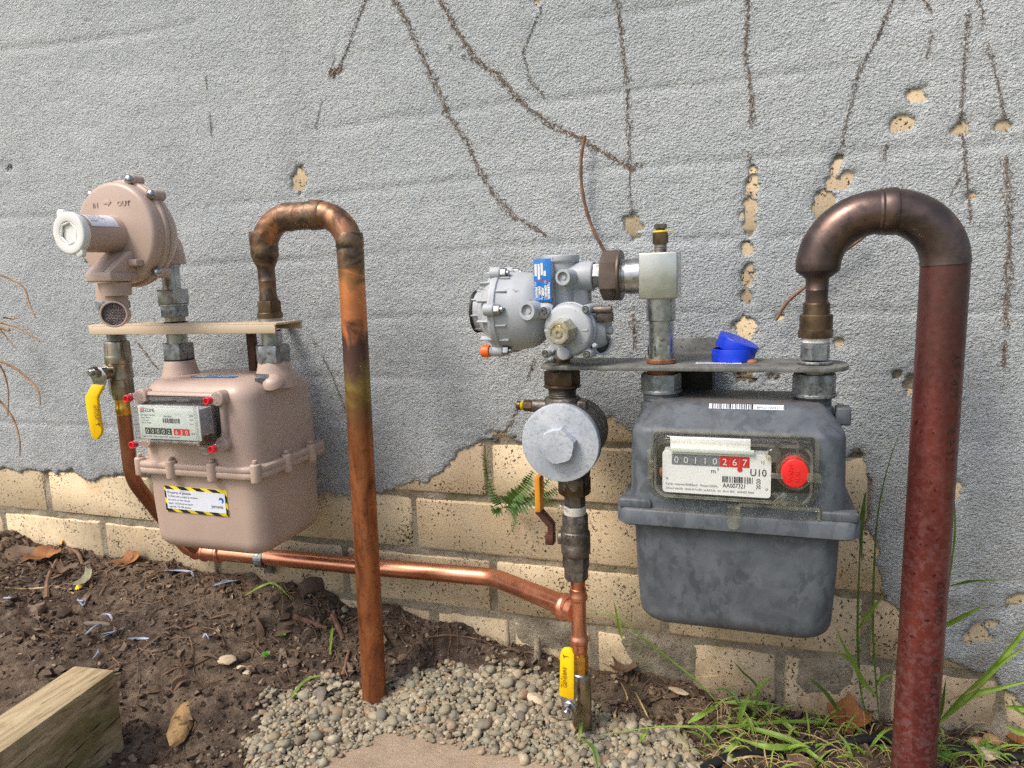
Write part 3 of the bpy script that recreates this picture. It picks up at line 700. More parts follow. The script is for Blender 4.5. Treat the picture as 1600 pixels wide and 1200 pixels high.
mb = MB(); lumps(mb, pt, rd, 1, .55, (.6, 1.), 5); obj('soil_crumbs', mb, 'clod', None, 'stuff', ang=30)
GA = np.array(GPW); x0, x1, y0, y1 = GA[:, 0].min()-.02, GA[:, 0].max()+.03, max(GA[:, 1].min(), -.33), GA[:, 1].max()+.03
N = 60000; x = r_.uniform(x0, x1, N); y = r_.uniform(y0, y1, N); g = gravel_in(x, y)
det = u_.x*v_.y-u_.y*v_.x; sl_ = np.minimum(((x-A_.x)*v_.y-(y-A_.y)*v_.x)/det, (u_.x*(y-A_.y)-u_.y*(x-A_.x))/det)
ok = (r_.uniform(size=N) < np.where(g > .4, g, g*.4+.012)) & ((sl_ <= 0) | (r_.uniform(size=N) > np.minimum(1, .55+sl_*22)))
x, y, sl_ = x[ok][:8200], y[ok][:8200], sl_[ok][:8200]; n = len(x); top = gzv(x, y); top = np.where(sl_ > 0, np.maximum(top, -.151), top)
rd = np.clip(r_.lognormal(-5.86, .42, n), .0013, .0085); pt = np.stack([x, y, top+rd*.35+np.where(sl_ < -.004, r_.uniform(0, .004, n), 0)], 1)
order = np.argsort(rd)[::-1]; pt = [pt[i] for i in order]; rd = [rd[i] for i in order]
mb = MB(); lumps(mb, np.array(pt[40:]), rd[40:], 1, .17, (.5, .85), 8); obj('gravel', mb, 'gravel', None, 'stuff', ang=55)
def pebble_mesh(i):
    q = MB(); lumps(q, np.array([(0, 0, 0)]), [1.], 2, .07, (.6, .8), 100+i); me = q.mesh('pebble', 'pebble', ang=180); return me
PB = [pebble_mesh(i) for i in range(7)]
for i in range(40):
    o = bpy.data.objects.new('pebble', PB[i % 7]); COL.objects.link(o); o.location = V(pt[i])+V((0, 0, .0015)); o.scale = (rd[i],)*3; o.rotation_euler = (r_.uniform(-.3, .3), r_.uniform(-.3, .3), r_.uniform(0, 6.28))
    o['label'] = 'larger rounded river pebble lying among the finer gravel'; o['category'] = 'pebble'; o['group'] = 'pebbles in the gravel patch'
# timber sleeper
bt = -.05; b1 = PZ(177, 1048, bt); b0 = PZ(120, 1037, bt)
sl_ang = math.atan2(PZ(177, 1048, bt).x-PZ(0, 1175, bt).x, PZ(177, 1048, bt).y-PZ(0, 1175, bt).y)
sx = abs(b1.x-b0.x); mb = MB(); Lb = 1.0; dirb = V((math.sin(sl_ang), math.cos(sl_ang), 0)); nb = V((dirb.y, -dirb.x, 0))
cb_ = (b0+b1)/2-dirb*(Lb/2); cb_.z = bt-.09
mb.box(cb_, sx, Lb, .18, .003, 2, Matrix.Rotation(-sl_ang, 3, 'Z'))
slp = thing('timber_sleeper', 'weathered sawn timber sleeper with green algae, set on edge in the soil at lower left', 'timber beam', (cb_.x, cb_.y, bt-.18))
obj('beam', mb, 'wood', slp)
mb = MB(); fx = cb_+nb*(sx/2+.0003)
for i in range(46):
    a = rr.uniform(.02, .42); zc = bt-.012-rr.uniform(0, .13); L = rr.uniform(.012, .05); hh = rr.uniform(.0004, .0012); p = fx+dirb*(Lb/2-a); p.z = zc
    sl2 = V((dirb.x, dirb.y, .10)).normalized(); mb.add([p, p+sl2*L*.5-Z*hh, p+sl2*L, p+sl2*L*.5+Z*hh], [(0, 1, 2, 3)])
obj('drying_checks', mb, 'check', slp, kind='stuff', smooth=False)

# ------------------------------------------------------------------ fittings
def seg_(mb, X_, Y_, y0, y1, w_, kind='c', rot=.26):
    """one length of a vertical fitting, between two picture rows, w_ wide in the picture"""
    z1, z0 = zof(X_, Y_, y0), zof(X_, Y_, y1); r = rad((X_, Y_, (z0+z1)/2), w_); o = (X_, Y_, 0)
    if kind == 'h': mb.hex(o, Z, z0, z1, r*1.04, .0014, rot=rot)
    elif kind == 't': mb.thread(o, Z, z0, z1, r)
    else: mb.cyl(o, Z, z0, z1, r, 36, .001)
    return z0, z1
def stack(X_, Y_, parts, par, default='zinc'):
    for nm, y0, y1, w_, kind, mt in parts:
        q = MB(); seg_(q, X_, Y_, y0, y1, w_, kind); obj(nm, q, mt, par)
LX, LY = -.7348, -.122; OX = -.5825; FX = -.842     # inlet and outlet spigots of the beige meter, feed line

def bendarc(a, b, R, n=16):
    """up the vertical from a, round a bend of radius R, then level to b"""
    a, b = V(a), V(b); sg = 1 if b.x > a.x else -1; R = min(R, abs(b.x-a.x)); cx_, cz_ = a.x+sg*R, b.z-R
    return ([a] if a.z < cz_-.001 else [])+[V((cx_-sg*R*math.cos(math.pi/2*i/n), a.y, cz_+R*math.sin(math.pi/2*i/n))) for i in range(n+1)]+([b] if abs(b.x-cx_) > .001 else [])

# ---- beige meter
bm_ = thing('gas_meter', 'beige gas meter with clear index window and yellow striped sticker on its lower case', 'gas meter', (-.658, -.125, .05))
cx, cy = -.660, -.119
def dome(z0, dz, hx, hy, r, R, n=6):
    return [(z0+dz*R*(1-math.cos(math.pi/2*i/n)), cx, cy, hx-R*(1-math.sin(math.pi/2*i/n)), hy-R*(1-math.sin(math.pi/2*i/n)), max(.006, r-R*.5*(1-math.sin(math.pi/2*i/n)))) for i in range(n+1)]
mb = MB(); mb.loft(dome(.050, 1, .0880, .0695, .024, .022)+[(.12, cx, cy, .0897, .0710, .025), (.160, cx, cy, .0903, .0716, .025)], 8); obj('lower_case', mb, 'beige', bm_, ang=50)
mb = MB(); top = dome(.277, -1, .0875, .0722, .030, .023)[::-1]
mb.loft([(.171, cx, cy, .0897, .0745, .026), (.20, cx, cy, .0893, .0742, .028)]+top, 8)
for ax in (LX, OX):      # spigot necks cast into the top
    mb.lathe((ax, LY, 0), Z, rp([(.262, .027), (.276, .0245), (.284, .0218), (.296, .0192), (.2965, .017)], .003), 40)
mb.lathe((OX+.012, LY-.022, .270), V((.15, -.5, .75)), [(0, .014), (.006, .011), (.009, .006)], 24)
obj('upper_case', mb, 'beige', bm_, ang=50)
FW, FD = .0995, .0805
mb = MB(); mb.loft([(.1575, cx, cy, FW-.001, FD-.001, .024), (.1585, cx, cy, FW, FD, .025), (.1642, cx, cy, FW, FD, .025), (.1652, cx, cy, FW-.0010, FD-.0010, .024), (.1662, cx, cy, FW, FD, .025), (.1715, cx, cy, FW, FD, .025), (.1730, cx, cy, FW-.0015, FD-.0015, .024)], 8)
for bx, by in [(-.090, -.0725), (-.034, -.0785), (.030, -.0785), (.090, -.0725), (.0975, -.02), (.0975, .034), (-.0975, -.02), (-.0975, .034), (-.05, .078), (.05, .078)]:
    mb.lathe((cx+bx, cy+by, 0), Z, rp([(.1525, .005), (.154, .0068), (.1755, .0068), (.177, .005)], .001), 20)
    mb.lathe((cx+bx, cy+by, 0), Z, [(.178, .0035), (.1812, .0032), (.1818, .0022)], 12)
obj('flange', mb, 'beige', bm_, ang=50)
for ax in (LX, OX):
    mb = MB(); mb.cyl((ax, LY, 0), Z, zof(ax, LY, 564), zof(ax, LY, 559), .0192, 32); obj('gasket', mb, 'black', bm_)
# index housing
pf = -.1955; x0, x1, z0, z1 = -.7335, -.6035, .1955, .2645
mb = MB(); mb.box(((x0+x1)/2, pf+.003, (z0+z1)/2), x1-x0, .012, z1-z0, .004, 3)
for qx, qz in ((x0+.006, z0+.006), (x1-.006, z0+.006), (x0+.006, z1-.006), (x1-.006, z1-.006)): mb.lathe((qx, pf+.008, qz), -Y, rp([(0, .0095), (.0128, .0095), (.014, .0085)], .001), 24)
obj('index_frame', mb, 'beige', bm_)
mb = MB(); mb.box(((x0+x1)/2, pf-.0036, (z0+z1)/2), x1-x0-.012, .0018, z1-z0-.008, .0006); obj('seal_gasket', mb, 'black', bm_)
fy = -.2325; fx0, fx1, fz0, fz1 = -.7105, -.6125, .2085, .2560
def shell(mb, bx, fx, yb, yf, t):
    """open-backed moulded cover: outer and inner skins joined at the rim"""
    def rect(b, y, i, r=.004): return [V((b[0]+i+(r if k in (0, 3) else 0)*0, y, 0)) for k in range(4)]
    rr_ = lambda b, y, i: [V((b[0]+i, y, b[2]+i)), V((b[1]-i, y, b[2]+i)), V((b[1]-i, y, b[3]-i)), V((b[0]+i, y, b[3]-i))]
    def rnd(b, y, i, r, n=4):
        o = []; xa, xb, za, zb = b[0]+i, b[1]-i, b[2]+i, b[3]-i
        for k, (ccx, ccz) in enumerate(((xb-r, zb-r), (xa+r, zb-r), (xa+r, za+r), (xb-r, za+r))):
            for j in range(n+1):
                a = math.pi/2*(k+j/n); o.append(V((ccx+r*math.cos(a), y, ccz+r*math.sin(a))))
        return o
    mb.rings([rnd(bx, yb, 0, .004), rnd(fx, yf+.003, 0, .004), rnd(fx, yf+.0008, .0008, .004), rnd(fx, yf, .003, .004)], False, True)
    mb.rings([rnd(bx, yb, t, .003), rnd(fx, yf+.003, t, .003), rnd(fx, yf+t, t+.001, .003)], False, True)
mb = MB(); shell(mb, (x0+.009, x1-.009, z0+.005, z1-.005), (fx0, fx1, fz0, fz1), pf-.0045, fy, .0014); obj('index_cover', mb, 'clear', bm_)
mb = MB()      # thick bevelled rim of the window and the sealing lugs
for a, b in (((fx0+.002, fz0+.002), (fx1-.002, fz0+.002)), ((fx0+.002, fz1-.002), (fx1-.002, fz1-.002)), ((fx0+.002, fz0), (fx0+.002, fz1)), ((fx1-.002, fz0), (fx1-.002, fz1))):
    ax, az = (a[0]+b[0])/2, (a[1]+b[1])/2; mb.box((ax, fy-.0002, az), abs(b[0]-a[0])+.0032, .0035, abs(b[1]-a[1])+.0032, .0012)
mb.box((x1-.032, pf-.006, z0-.003), .011, .007, .012, .002); mb.box((x1-.001, pf-.006, z0+.018), .005, .006, .006, .0015)
for qx, qz in ((x0+.004, z0+.005), (x1-.004, z0+.005), (x0+.004, z1-.005), (x1-.004, z1-.005)): mb.lathe((qx, pf-.003, qz), -Y, rp([(0, .0056), (.016, .0056), (.0165, .005)], .0006), 20)
obj('cover_rim', mb, 'clear_edge', bm_)
for qx, qz in ((x0+.004, z0+.005), (x1-.004, z0+.005), (x0+.004, z1-.005), (x1-.004, z1-.005)):
    mb = MB(); mb.lathe((qx, pf-.0185, qz), -Y, rp([(0, .0044), (.0075, .0044), (.008, .0036), (.0045, .0034)], .0006), 20); obj('seal_plug', mb, 'red_cap', bm_)
dy = fy+.0065; dial = MB(); dial.box(((fx0+fx1)/2, dy+.0008, (fz0+fz1)/2), fx1-fx0-.006, .0016, fz1-fz0-.006, .0005); dial = obj('dial_plate', dial, 'dial', bm_)
mb = MB(); mb.box(((fx0+fx1)/2, dy+.016, (fz0+fz1)/2), fx1-fx0-.014, .026, fz1-fz0-.014, .001); obj('index_body', mb, 'reg_grey', bm_)
L0, T0 = fx0+.007, fz1-.009; py_ = dy-.0003
mb = MB(); mb.text('EDMI', (L0+.0065, py_, T0-.0020), X, Z, .0066)
for i, tx in enumerate(('HP SERIES  UB-G10', 'Pmax 100kPa', 'V  2.0 dm3', 'Qmax 10m3/h')): mb.text(tx, (L0, py_, T0-.0068-i*.0031), X, Z, .0026)
mb.text('10142602', (L0+.034, py_, T0-.0078), X, Z, .0033); mb.barcode((L0+.033, py_, T0-.0148), X, Z, .026, .0058, 32, 3)
mb.text('Capacity 9L/h  Temp. range 0-50C  quality checked', (L0-.001, py_, fz0+.0055), X, Z, .0028); mb.text('m3', (L0+.074, py_, fz0+.0105), X, Z, .004)
for i, tx in enumerate(('2020', 'AGA', '8274')): mb.text(tx, (L0+.0735, py_, T0-.006-i*.005), X, Z, .0026)
obj('dial_print', mb, 'ink_grey', dial, smooth=False)
mb = MB(); mb.quad((L0, py_, T0-.0022), X, Z, .0052, .0056); mb.quad((L0+.048, py_, fz0+.0092), X, Z, .0235, .0078); obj('red_print', mb, 'ink_red', dial, smooth=False)
mb = MB()
for i in range(5): mb.quad((L0+.0045+i*.0082, py_, fz0+.0092), X, Z, .0074, .0078)
obj('counter_wheels', mb, 'ink', dial, smooth=False)
mb = MB()
for i, c in enumerate('00002'): mb.text(c, (L0+.0082+i*.0082, py_-.0003, fz0+.0103), X, Z, .0076, 'CENTER')
for i, c in enumerate('630'): mb.text(c, (L0+.0525+i*.0075, py_-.0003, fz0+.0103), X, Z, .0076, 'CENTER')
mb.quad((L0+.0011, py_-.0003, T0-.0012), X, Z, .0012, .0036); mb.quad((L0+.0030, py_-.0003, T0-.0012), X, Z, .0012, .0036)
obj('counter_digits', mb, 'ink_white', dial, smooth=False)
# striped sticker on the lower case
lc = V((-.6668, -.1904, .1228)); ux = V((1, 0, -.006)).normalized(); uz = V((0, 0, 1)); LW, LH = .0985, .0345
o = lc-ux*LW/2-uz*LH/2; nrm = V((0, -1, 0))
mb = MB(); mb.box(lc, LW, .0006, LH, .0002); stk_ = obj('sticker', mb, 'label_y', bm_)
mb = MB(); st = .0053
def stripe(o, ux, uy, Lx, h, n, w_, sl):
    for i in range(n):
        a = Lx*(i+.12)/n; pts = [o+ux*a, o+ux*min(a+w_, Lx), o+ux*min(max(a+w_-sl, 0), Lx)+uy*h, o+ux*min(max(a-sl, 0), Lx)+uy*h]; mb.add([p+nrm*.0005 for p in pts], [(0, 1, 2, 3)])
stripe(o+uz*(LH-st*.8), ux, uz, LW, st*.8, 4, .0135, .009); stripe(o, ux, uz, LW, st*.8, 4, .0135, .009)
stripe(o, uz, ux, LH, .003, 2, .010, .003); stripe(o+ux*(LW-.003), uz, ux, LH, .003, 2, .010, .003)
obj('hazard_stripes', mb, 'ink', stk_, smooth=False)
mb = MB(); mb.quad(o+ux*.003+uz*st*.8+nrm*.0008, ux, uz, LW-.006, LH-st*1.6); obj('white_panel', mb, 'label_w', stk_, smooth=False)
mb = MB(); q = o+ux*.005+uz*(LH-st)+nrm*.0011
for i, (tx, sz) in enumerate((('Property of Jemena', .0052), ('To Read and comply to remove', .0040), ('this meter or alter the gas', .0036), ('supply. Call Jemena to report', .0036), ('a gas leak 131 909 anytime', .0036))): mb.text(tx, q-uz*(.0045+i*.0046), ux, uz, sz, sx=.92)
obj('sticker_print', mb, 'ink_grey', stk_, smooth=False)
mb = MB(); mb.text('jemena', o+ux*.0735+uz*.0105+nrm*.0011, ux, uz, .0066, sx=.95); 
obj('wordmark', mb, 'ink_grey', stk_, smooth=False)
mb = MB(); ec = o+ux*.089+uz*.0205+nrm*.0011
for k in range(9):
    a0, a1 = RAD(-70+k*26), RAD(-70+(k+1)*26); w0 = .0014*math.sin(math.pi*(k+.3)/9.6)+.0002; w1 = .0014*math.sin(math.pi*min(k+1.3, 9.5)/9.6)+.0002
    f_ = lambda a, r: ec+ux*math.cos(a)*r+uz*math.sin(a)*r
    mb.add([f_(a0, .0030-w0), f_(a0, .0030+w0), f_(a1, .0030+w1), f_(a1, .0030-w1)], [(0, 1, 2, 3)])
obj('swirl_mark', mb, 'ink_blue', stk_, smooth=False)
# top: blue data label, test plug
c = V((-.655, -.150, .2777)); mb = MB(); mb.box(c, .066, .012, .0005, .0001); tl = obj('top_label', mb, 'label_b', bm_)
mb = MB(); mb.quad(c+V((-.030, -.004, .0005)), X, Y, .018, .008); mb.text('GAS METER', c+V((-.008, -.002, .0005)), X, Y, .006); obj('label_print', mb, 'ink_white', tl, smooth=False)
mb = MB(); mb.hex((OX+.010, LY-.021, .2745), V((-.75, -.62, .12)), .004, .020, .0068, .001); mb.cyl((OX+.010, LY-.021, .2745), V((-.75, -.62, .12)), -.004, .004, .0045, 20); obj('test_plug', mb, 'zinc_dull', bm_)

# ---- unions above and below the cream bracket
g = 'union couplings on the spigots of the beige meter'
t_ = thing('union_fitting', 'zinc union nuts and nipple directly beneath the elbow of the beige regulator', 'pipe fitting', (LX, LY, .30))
stack(LX, LY, [('nipple', 408, 456, 30, 'c', 'zinc'), ('union_nut', 452, 474, 54, 'h', 'zinc'), ('washer', 474, 478.5, 48, 'c', 'zinc'), ('hex_nut', 477, 495, 47, 'h', 'zinc_dull'), ('neck', 494, 503, 33, 'c', 'nickel'), ('base_ring', 502.5, 505.5, 39, 'c', 'black'), ('neck', 515, 540, 34, 'c', 'zinc'), ('union_nut', 536, 560, 53, 'h', 'zinc_dull')], t_)
t_ = thing('union_fitting', 'galvanised union nut joining the looped heat stained pipe to the beige meter', 'pipe fitting', (OX, LY, .30))
stack(OX, LY, [('washer', 496, 506, 37, 'c', 'zinc'), ('base_ring', 505.5, 508.5, 41, 'c', 'black'), ('neck', 516, 545, 34, 'c', 'zinc'), ('union_nut', 539, 565, 55, 'h', 'zinc_dull')], t_)

# ---- cream bracket
brk = thing('meter_bracket', 'cream painted channel bracket carrying the beige meter and its regulator', 'bracket', (-.7, -.125, .33))
zt = zof(-.7, -.15, 506); zb = zof(-.7, -.15, 522); xa, xb = P(134, 513, -.15).x, P(434, 513, -.15).x
mb = MB(); mb.prism([(xa, -.142), (xa+.004, -.1495), (xa+.012, -.1525), (xb, -.1525), (xb, -.098), (xa+.012, -.098), (xa, -.106)], (0, 0, zt-.003), X, Y, .003, .0008)
mb.box(((xa+xb)/2+.003, -.1515, (zt+zb)/2-.001), xb-xa-.010, .003, zt-zb-.002, .0012, 2); mb.box(((xa+xb)/2+.003, -.0995, (zt+zb)/2), xb-xa-.006, .003, zt-zb-.004, .0012, 2)
mb.box((xa+.0022, -.125, (zt+zb)/2), .003, .040, zt-zb-.004, .0012, 2)
obj('channel', mb, 'beige_br', brk)
mb = MB(); ax_ = P(396, 550, -.085).x; mb.box((ax_, -.0865, .2965), .012, .008, zt-.268, .001); mb.box((ax_, -.046, zt-.0085), .014, .087, .004, .0008)
obj('wall_arm', mb, 'rusty', brk)

# ---- beige regulator
RC = P(181, 365, -.195); rx, rz = RC.x, RC.z; rk = proj(RC)[2]/FPX
reg = thing('gas_regulator', 'beige round diaphragm regulator with white cap on the feed to the beige meter', 'regulator', (rx, -.17, rz-.07))
o = (rx, 0, rz); r1 = 80*rk
mb = MB(); mb.lathe(o, -Y, rp([(.180, r1*.985), (.1935, r1*.985), (.1975, r1*.93), (.1985, r1*.6), (.1995, r1*.36)], .006), 64)
obj('front_cover', mb, 'beige', reg, ang=30)
mb = MB(); mb.lathe(o, -Y, rp([(.130, .034), (.148, r1*.80), (.162, r1*.96), (.1695, r1*1.0), (.1705, r1*1.045), (.1745, r1*1.045), (.175, r1*1.02), (.1758, r1*1.02), (.1763, r1*1.045), (.1808, r1*1.04), (.1820, r1*.97)], .003), 64)
ANG = [RAD(a) for a in (74, 42, -47, 132, 205)]
for a in ANG:
    p = V((rx+math.cos(a)*r1*1.06, 0, rz+math.sin(a)*r1*1.06)); mb.lathe(p, -Y, rp([(.1665, .0070), (.1815, .0070), (.1825, .006)], .001), 20)
obj('rear_cover', mb, 'beige', reg, ang=30)
for a in ANG:
    p = V((rx+math.cos(a)*r1*1.06, -.1825, rz+math.sin(a)*r1*1.06)); q = MB(); q.lathe(p, -Y, [(0, .0062), (.002, .0062), (.0042, .005), (.0054, .0028), (.0056, .0014), (.004, .001)], 24); obj('screw', q, 'screw', reg)
mb = MB(); hd = V((-.015, -1, -.02)); hr = 29.5*rk*.95; mb.lathe((rx, -.19, rz-.001), hd, rp([(0, hr*1.25), (.006, hr*1.08), (.016, hr), (.062, hr*.965), (.064, hr*.90)], .004), 48); obj('spring_housing', mb, 'beige', reg)
e = V((rx, -.19, rz-.001))+hd*.0635
mb = MB(); mb.lathe(e, hd, rp([(-.004, hr*1.02), (.0, hr*1.10), (.0055, hr*1.10), (.0068, hr*1.02), (.0068, hr*.62), (.0018, hr*.60)], .0012), 48)
mb.hex(e, hd, .0018, .0032, hr*.58, .0004); 
for a in (RAD(116), RAD(-64)): mb.lathe(e+V((math.cos(a)*hr*1.10, 0, math.sin(a)*hr*1.10)), hd, rp([(0, .006), (.0045, .006), (.0052, .005)], .0008), 20)
for k in range(6):
    a = math.pi/3*k+.26; a2 = a+math.pi/3; p1 = e+hd*.005+V((math.cos(a)*hr*.60, 0, math.sin(a)*hr*.60)); p2 = e+hd*.005+V((math.cos(a2)*hr*.60, 0, math.sin(a2)*hr*.60)); mb.tube([p1, p2], .0014, 8)
obj('end_cap', mb, 'white_pl', reg)
# white data label wrapped over the spring housing
mb = MB(); n = 12; R = hr*1.012
def hp(a, t): return V((rx, -.19, rz-.001))+hd*t+V((math.cos(a)*R, 0, math.sin(a)*R))
va = [hp(RAD(20+i*6.5), .018) for i in range(n)]; vb = [hp(RAD(20+i*6.5), .056) for i in range(n)]
mb.add(va+vb, [(i, i+1, n+i+1, n+i) for i in range(n-1)]); lb = obj('data_label', mb, 'label_w', reg)
mb = MB(); R = hr*1.03
for i, (a, tx, sz) in enumerate(((78, 'BelGas', .0060), (66, 'P133 200mbar', .0034), (56, 'Pmax 500 kPa', .0034), (46, 'Outlet 2.75 kPa', .0034), (36, 'AS4647', .0034))):
    aa = RAD(a); mb.text(tx, hp(aa, .054), -hd, V((-math.sin(aa), 0, math.cos(aa))), sz)
obj('label_print', mb, 'ink', lb, smooth=False)
mb = MB(); ey = -.1987
def fp(px, py): p = P(px, py, ey); return (p.x, ey, p.z)
p = fp(145, 325); mb.text('IN', p, X, Z, .0085, ext=.0006); p = fp(183, 322); mb.text('OUT', p, X, Z, .0085, ext=.0006, sx=1.1)
p = V(fp(162, 321)); mb.prism([(0, .0015), (.007, .0015), (.007, -.0015), (.0125, .0035), (.007, .0085), (.007, .0055), (0, .0055)], p+V((0, .0006, 0)), X, Z, .0014, .0003)
obj('cast_lettering', mb, 'beige', reg)
# chin block with relief vent
mb = MB(); bx0, bx1 = P(135, 440, -.235).x, P(186, 440, -.225).x; zc0, zc1 = P(150, 441, -.235).z, P(150, 425, -.235).z; zc2 = P(205, 400, -.20).z
mb.box(((bx0+bx1)/2, -.214, (zc0+zc1)/2), bx1-bx0, .045, zc1-zc0, .0025, 3)
mb.prism([(-.196, zc1-.001), (-.196, zc2+.006), (-.203, zc2+.006), (-.236, zc1-.001)], (bx1-.012, 0, 0), Y, Z, .012, .001)
mb.prism([(-.196, zc1-.001), (-.196, zc2+.006), (-.203, zc2+.006), (-.236, zc1-.001)], (bx0, 0, 0), Y, Z, .026, .001)
mb.box((bx1+.004, -.203, zc1+.010), .018, .012, .008, .0015)
mb.lathe(((bx0+bx1)/2-.001, -.212, 0), Z, rp([(zc0-.017, .0165), (zc0-.001, .0188)], .001), 32)
obj('vent_block', mb, 'beige', reg)
vc = P(179, 491, -.222); vd = V((.50, -.85, .05)).normalized(); vr = rad(vc, 47)
mb = MB(); mb.lathe(vc, vd, rp([(-.022, vr*.80), (-.010, vr*.92), (.0, vr), (.004, vr), (.004, vr*.86), (-.001, vr*.85)], .0008), 40, cap1=False)
mb.tube([vc-vd*.016+Z*.034, vc-vd*.016+Z*.012, vc-vd*.013], vr*.78, 24); obj('vent_elbow', mb, 'beige', reg)
mb = MB(); mb.lathe(vc, vd, [(.0002, vr*.85), (.0006, vr*.85)], 40); obj('vent_backing', mb, 'mesh_dark', reg)
mb = MB(); d_, u_v, w_v = frame(vd); n = 15
for i in range(n):
    for uu, ww in ((u_v, w_v), (w_v, u_v)):
        c = -1+2*(i+.5)/n; L = math.sqrt(max(0, 1-c*c))*vr*.85; a = vc+vd*.0012+uu*(c*vr*.85)
        k = 14; pts = [a+ww*(-L+2*L*j/k)+vd*(.0004*(1 if (i+j) % 2 else -1)*(1 if uu is u_v else -1)) for j in range(k+1)]; mb.tube(pts, .00042, 4)
gz_ob = obj('vent_gauze', mb, 'gauze', reg)
# body behind the covers: inlet at the left, outlet elbow over the meter spigot
mb = MB(); mb.tube(fillet([(FX, LY, zof(FX, LY, 472)), (FX, LY, rz-.014), (LX, LY, rz-.014), (LX, LY, zof(LX, LY, 412))], .022), [.0185]*1+[.0175]*18+[.0185], 24)
mb.lathe((LX, LY, 0), Z, rp([(zof(LX, LY, 413), .0205), (zof(LX, LY, 396), .0205), (zof(LX, LY, 394), .018)], .001), 32)
mb.lathe((rx-.01, -.105, rz-.02), -Y, rp([(0, .028), (.03, .034)], .003), 32); obj('valve_body', mb, 'beige', reg)

# ---- feed line: valve, press fitting and tail pipe
vt = thing('ball_valve', 'nickel ball valve with a hanging yellow lever under the left end of the cream bracket', 'valve', (FX, LY, .30))
fx = lambda y: P(181+(y-520)*.1022, y, LY).x
def fstack(parts, par):
    for nm, y0, y1, w_, kind, mt in parts:
        q = MB(); seg_(q, fx((y0+y1)/2), LY, y0, y1, w_, kind, .5); obj(nm, q, mt, par)
fstack([('union_nut', 470, 482, 56, 'h', 'zinc_dull'), ('union_ring', 481, 498, 47, 'c', 'zinc_dull'), ('nipple', 497, 536, 33, 't', 'zinc')], vt)
q = MB(); xx = fx(570)
pr_ = [(y, w_) for y, w_ in ((533, 39), (535, 41), (555, 43), (556, 44), (567, 45), (568, 42), (575, 42), (590, 44), (591, 45), (592, 38), (614, 34), (623, 32))]
q.lathe((xx, LY, 0), Z, rp([(zof(xx, LY, y), rad((xx, LY, .3), w_)) for y, w_ in pr_[::-1]], .0006), 36)
seg_(q, fx(545), LY, 534, 556, 42, 'h', .5); seg_(q, fx(601), LY, 589, 615, 41, 'h', .5); seg_(q, fx(618), LY, 613, 623, 33, 'h', .5)
sp = P(187, 579, LY); q.cyl(sp, V((-.1, -1, 0)), .008, .026, .0092, 24); q.box(sp+V((.004, -.022, .004)), .022, .004, .008, .001); obj('body', q, 'nickel', vt)
hY = -.1585
q = MB(); st_ = P(151.5, 581, hY); q.hex(st_, -Y, -.001, .008, .0082, .0008); q.cyl(st_, -Y, .008, .0125, .0042, 16); q.cyl(st_, -Y, -.014, 0, .0062, 20); obj('lever_nut', q, 'screw', vt)
def px_poly(L, Yv): return [(P(x, y, Yv).x, P(x, y, Yv).z) for x, y in L]
def lever(mb, L, Yv, th, b=.0009): mb.prism([(a, c) for a, c in px_poly(L, Yv)], (0, Yv, 0), X, Z, th, b)
q = MB(); lever(q, [(143, 573), (160, 574), (168, 585), (167, 596), (163, 610), (150, 610), (148, 598), (143, 588)], hY+.001, .0026); obj('lever_arm', q, 'screw', vt)
q = MB(); lever(q, [(147.5, 600), (165, 601.5), (164, 606), (156, 621), (158, 640), (163, 672), (162, 678), (156, 686), (153, 686), (147, 681), (142, 655), (137.5, 626), (137.5, 618)], hY, .0050, .0016); yl = obj('lever_sleeve', q, 'yellow', vt)
q = MB(); a = P(143.2, 632, hY-.0056); d_ = (P(150, 672, hY)-P(143.5, 632, hY)).normalized(); d_.y = 0
nu = V((-d_.z, 0, d_.x)); q.text('GENEBRE', a+nu*.0052+d_*.001, d_, nu, .0066); q.text('PN 5 AS 4617', a+nu*.0018+d_*.001, d_, nu, .0036); q.text('T', a+d_*.025+nu*.001, d_, nu, .010); obj('lever_print', q, 'ink_brown', yl, smooth=False)
fd = thing('feed_pipe', 'copper feed pipe dropping from the yellow lever valve and bending behind the beige meter', 'pipe', (fx(640), LY, .2))
q = MB(); yy = [(623, 25), (628, 25.5), (634, 25.5), (636, 27), (639, 27.5), (642, 27), (644, 25), (648, 25)]; xx = fx(636)
q.lathe((xx, LY, 0), Z, [(zof(xx, LY, y), rad((xx, LY, .26), w_)) for y, w_ in yy[::-1]], 32); obj('press_socket', q, 'brass', fd)
pA = V((fx(646), LY, zof(fx(646), LY, 646))); pB = V((fx(735)-.003, LY+.004, zof(fx(735), LY, 750))); pC = P(266, 824, -.06); pD = P(292, 850, -.035)
q = MB(); q.tube(fillet([pA, pB, pC, pD+V((.02, 0, -.006))], [.085, .04], 10), .0099, 24); obj('pipe', q, 'copper_dull', fd)

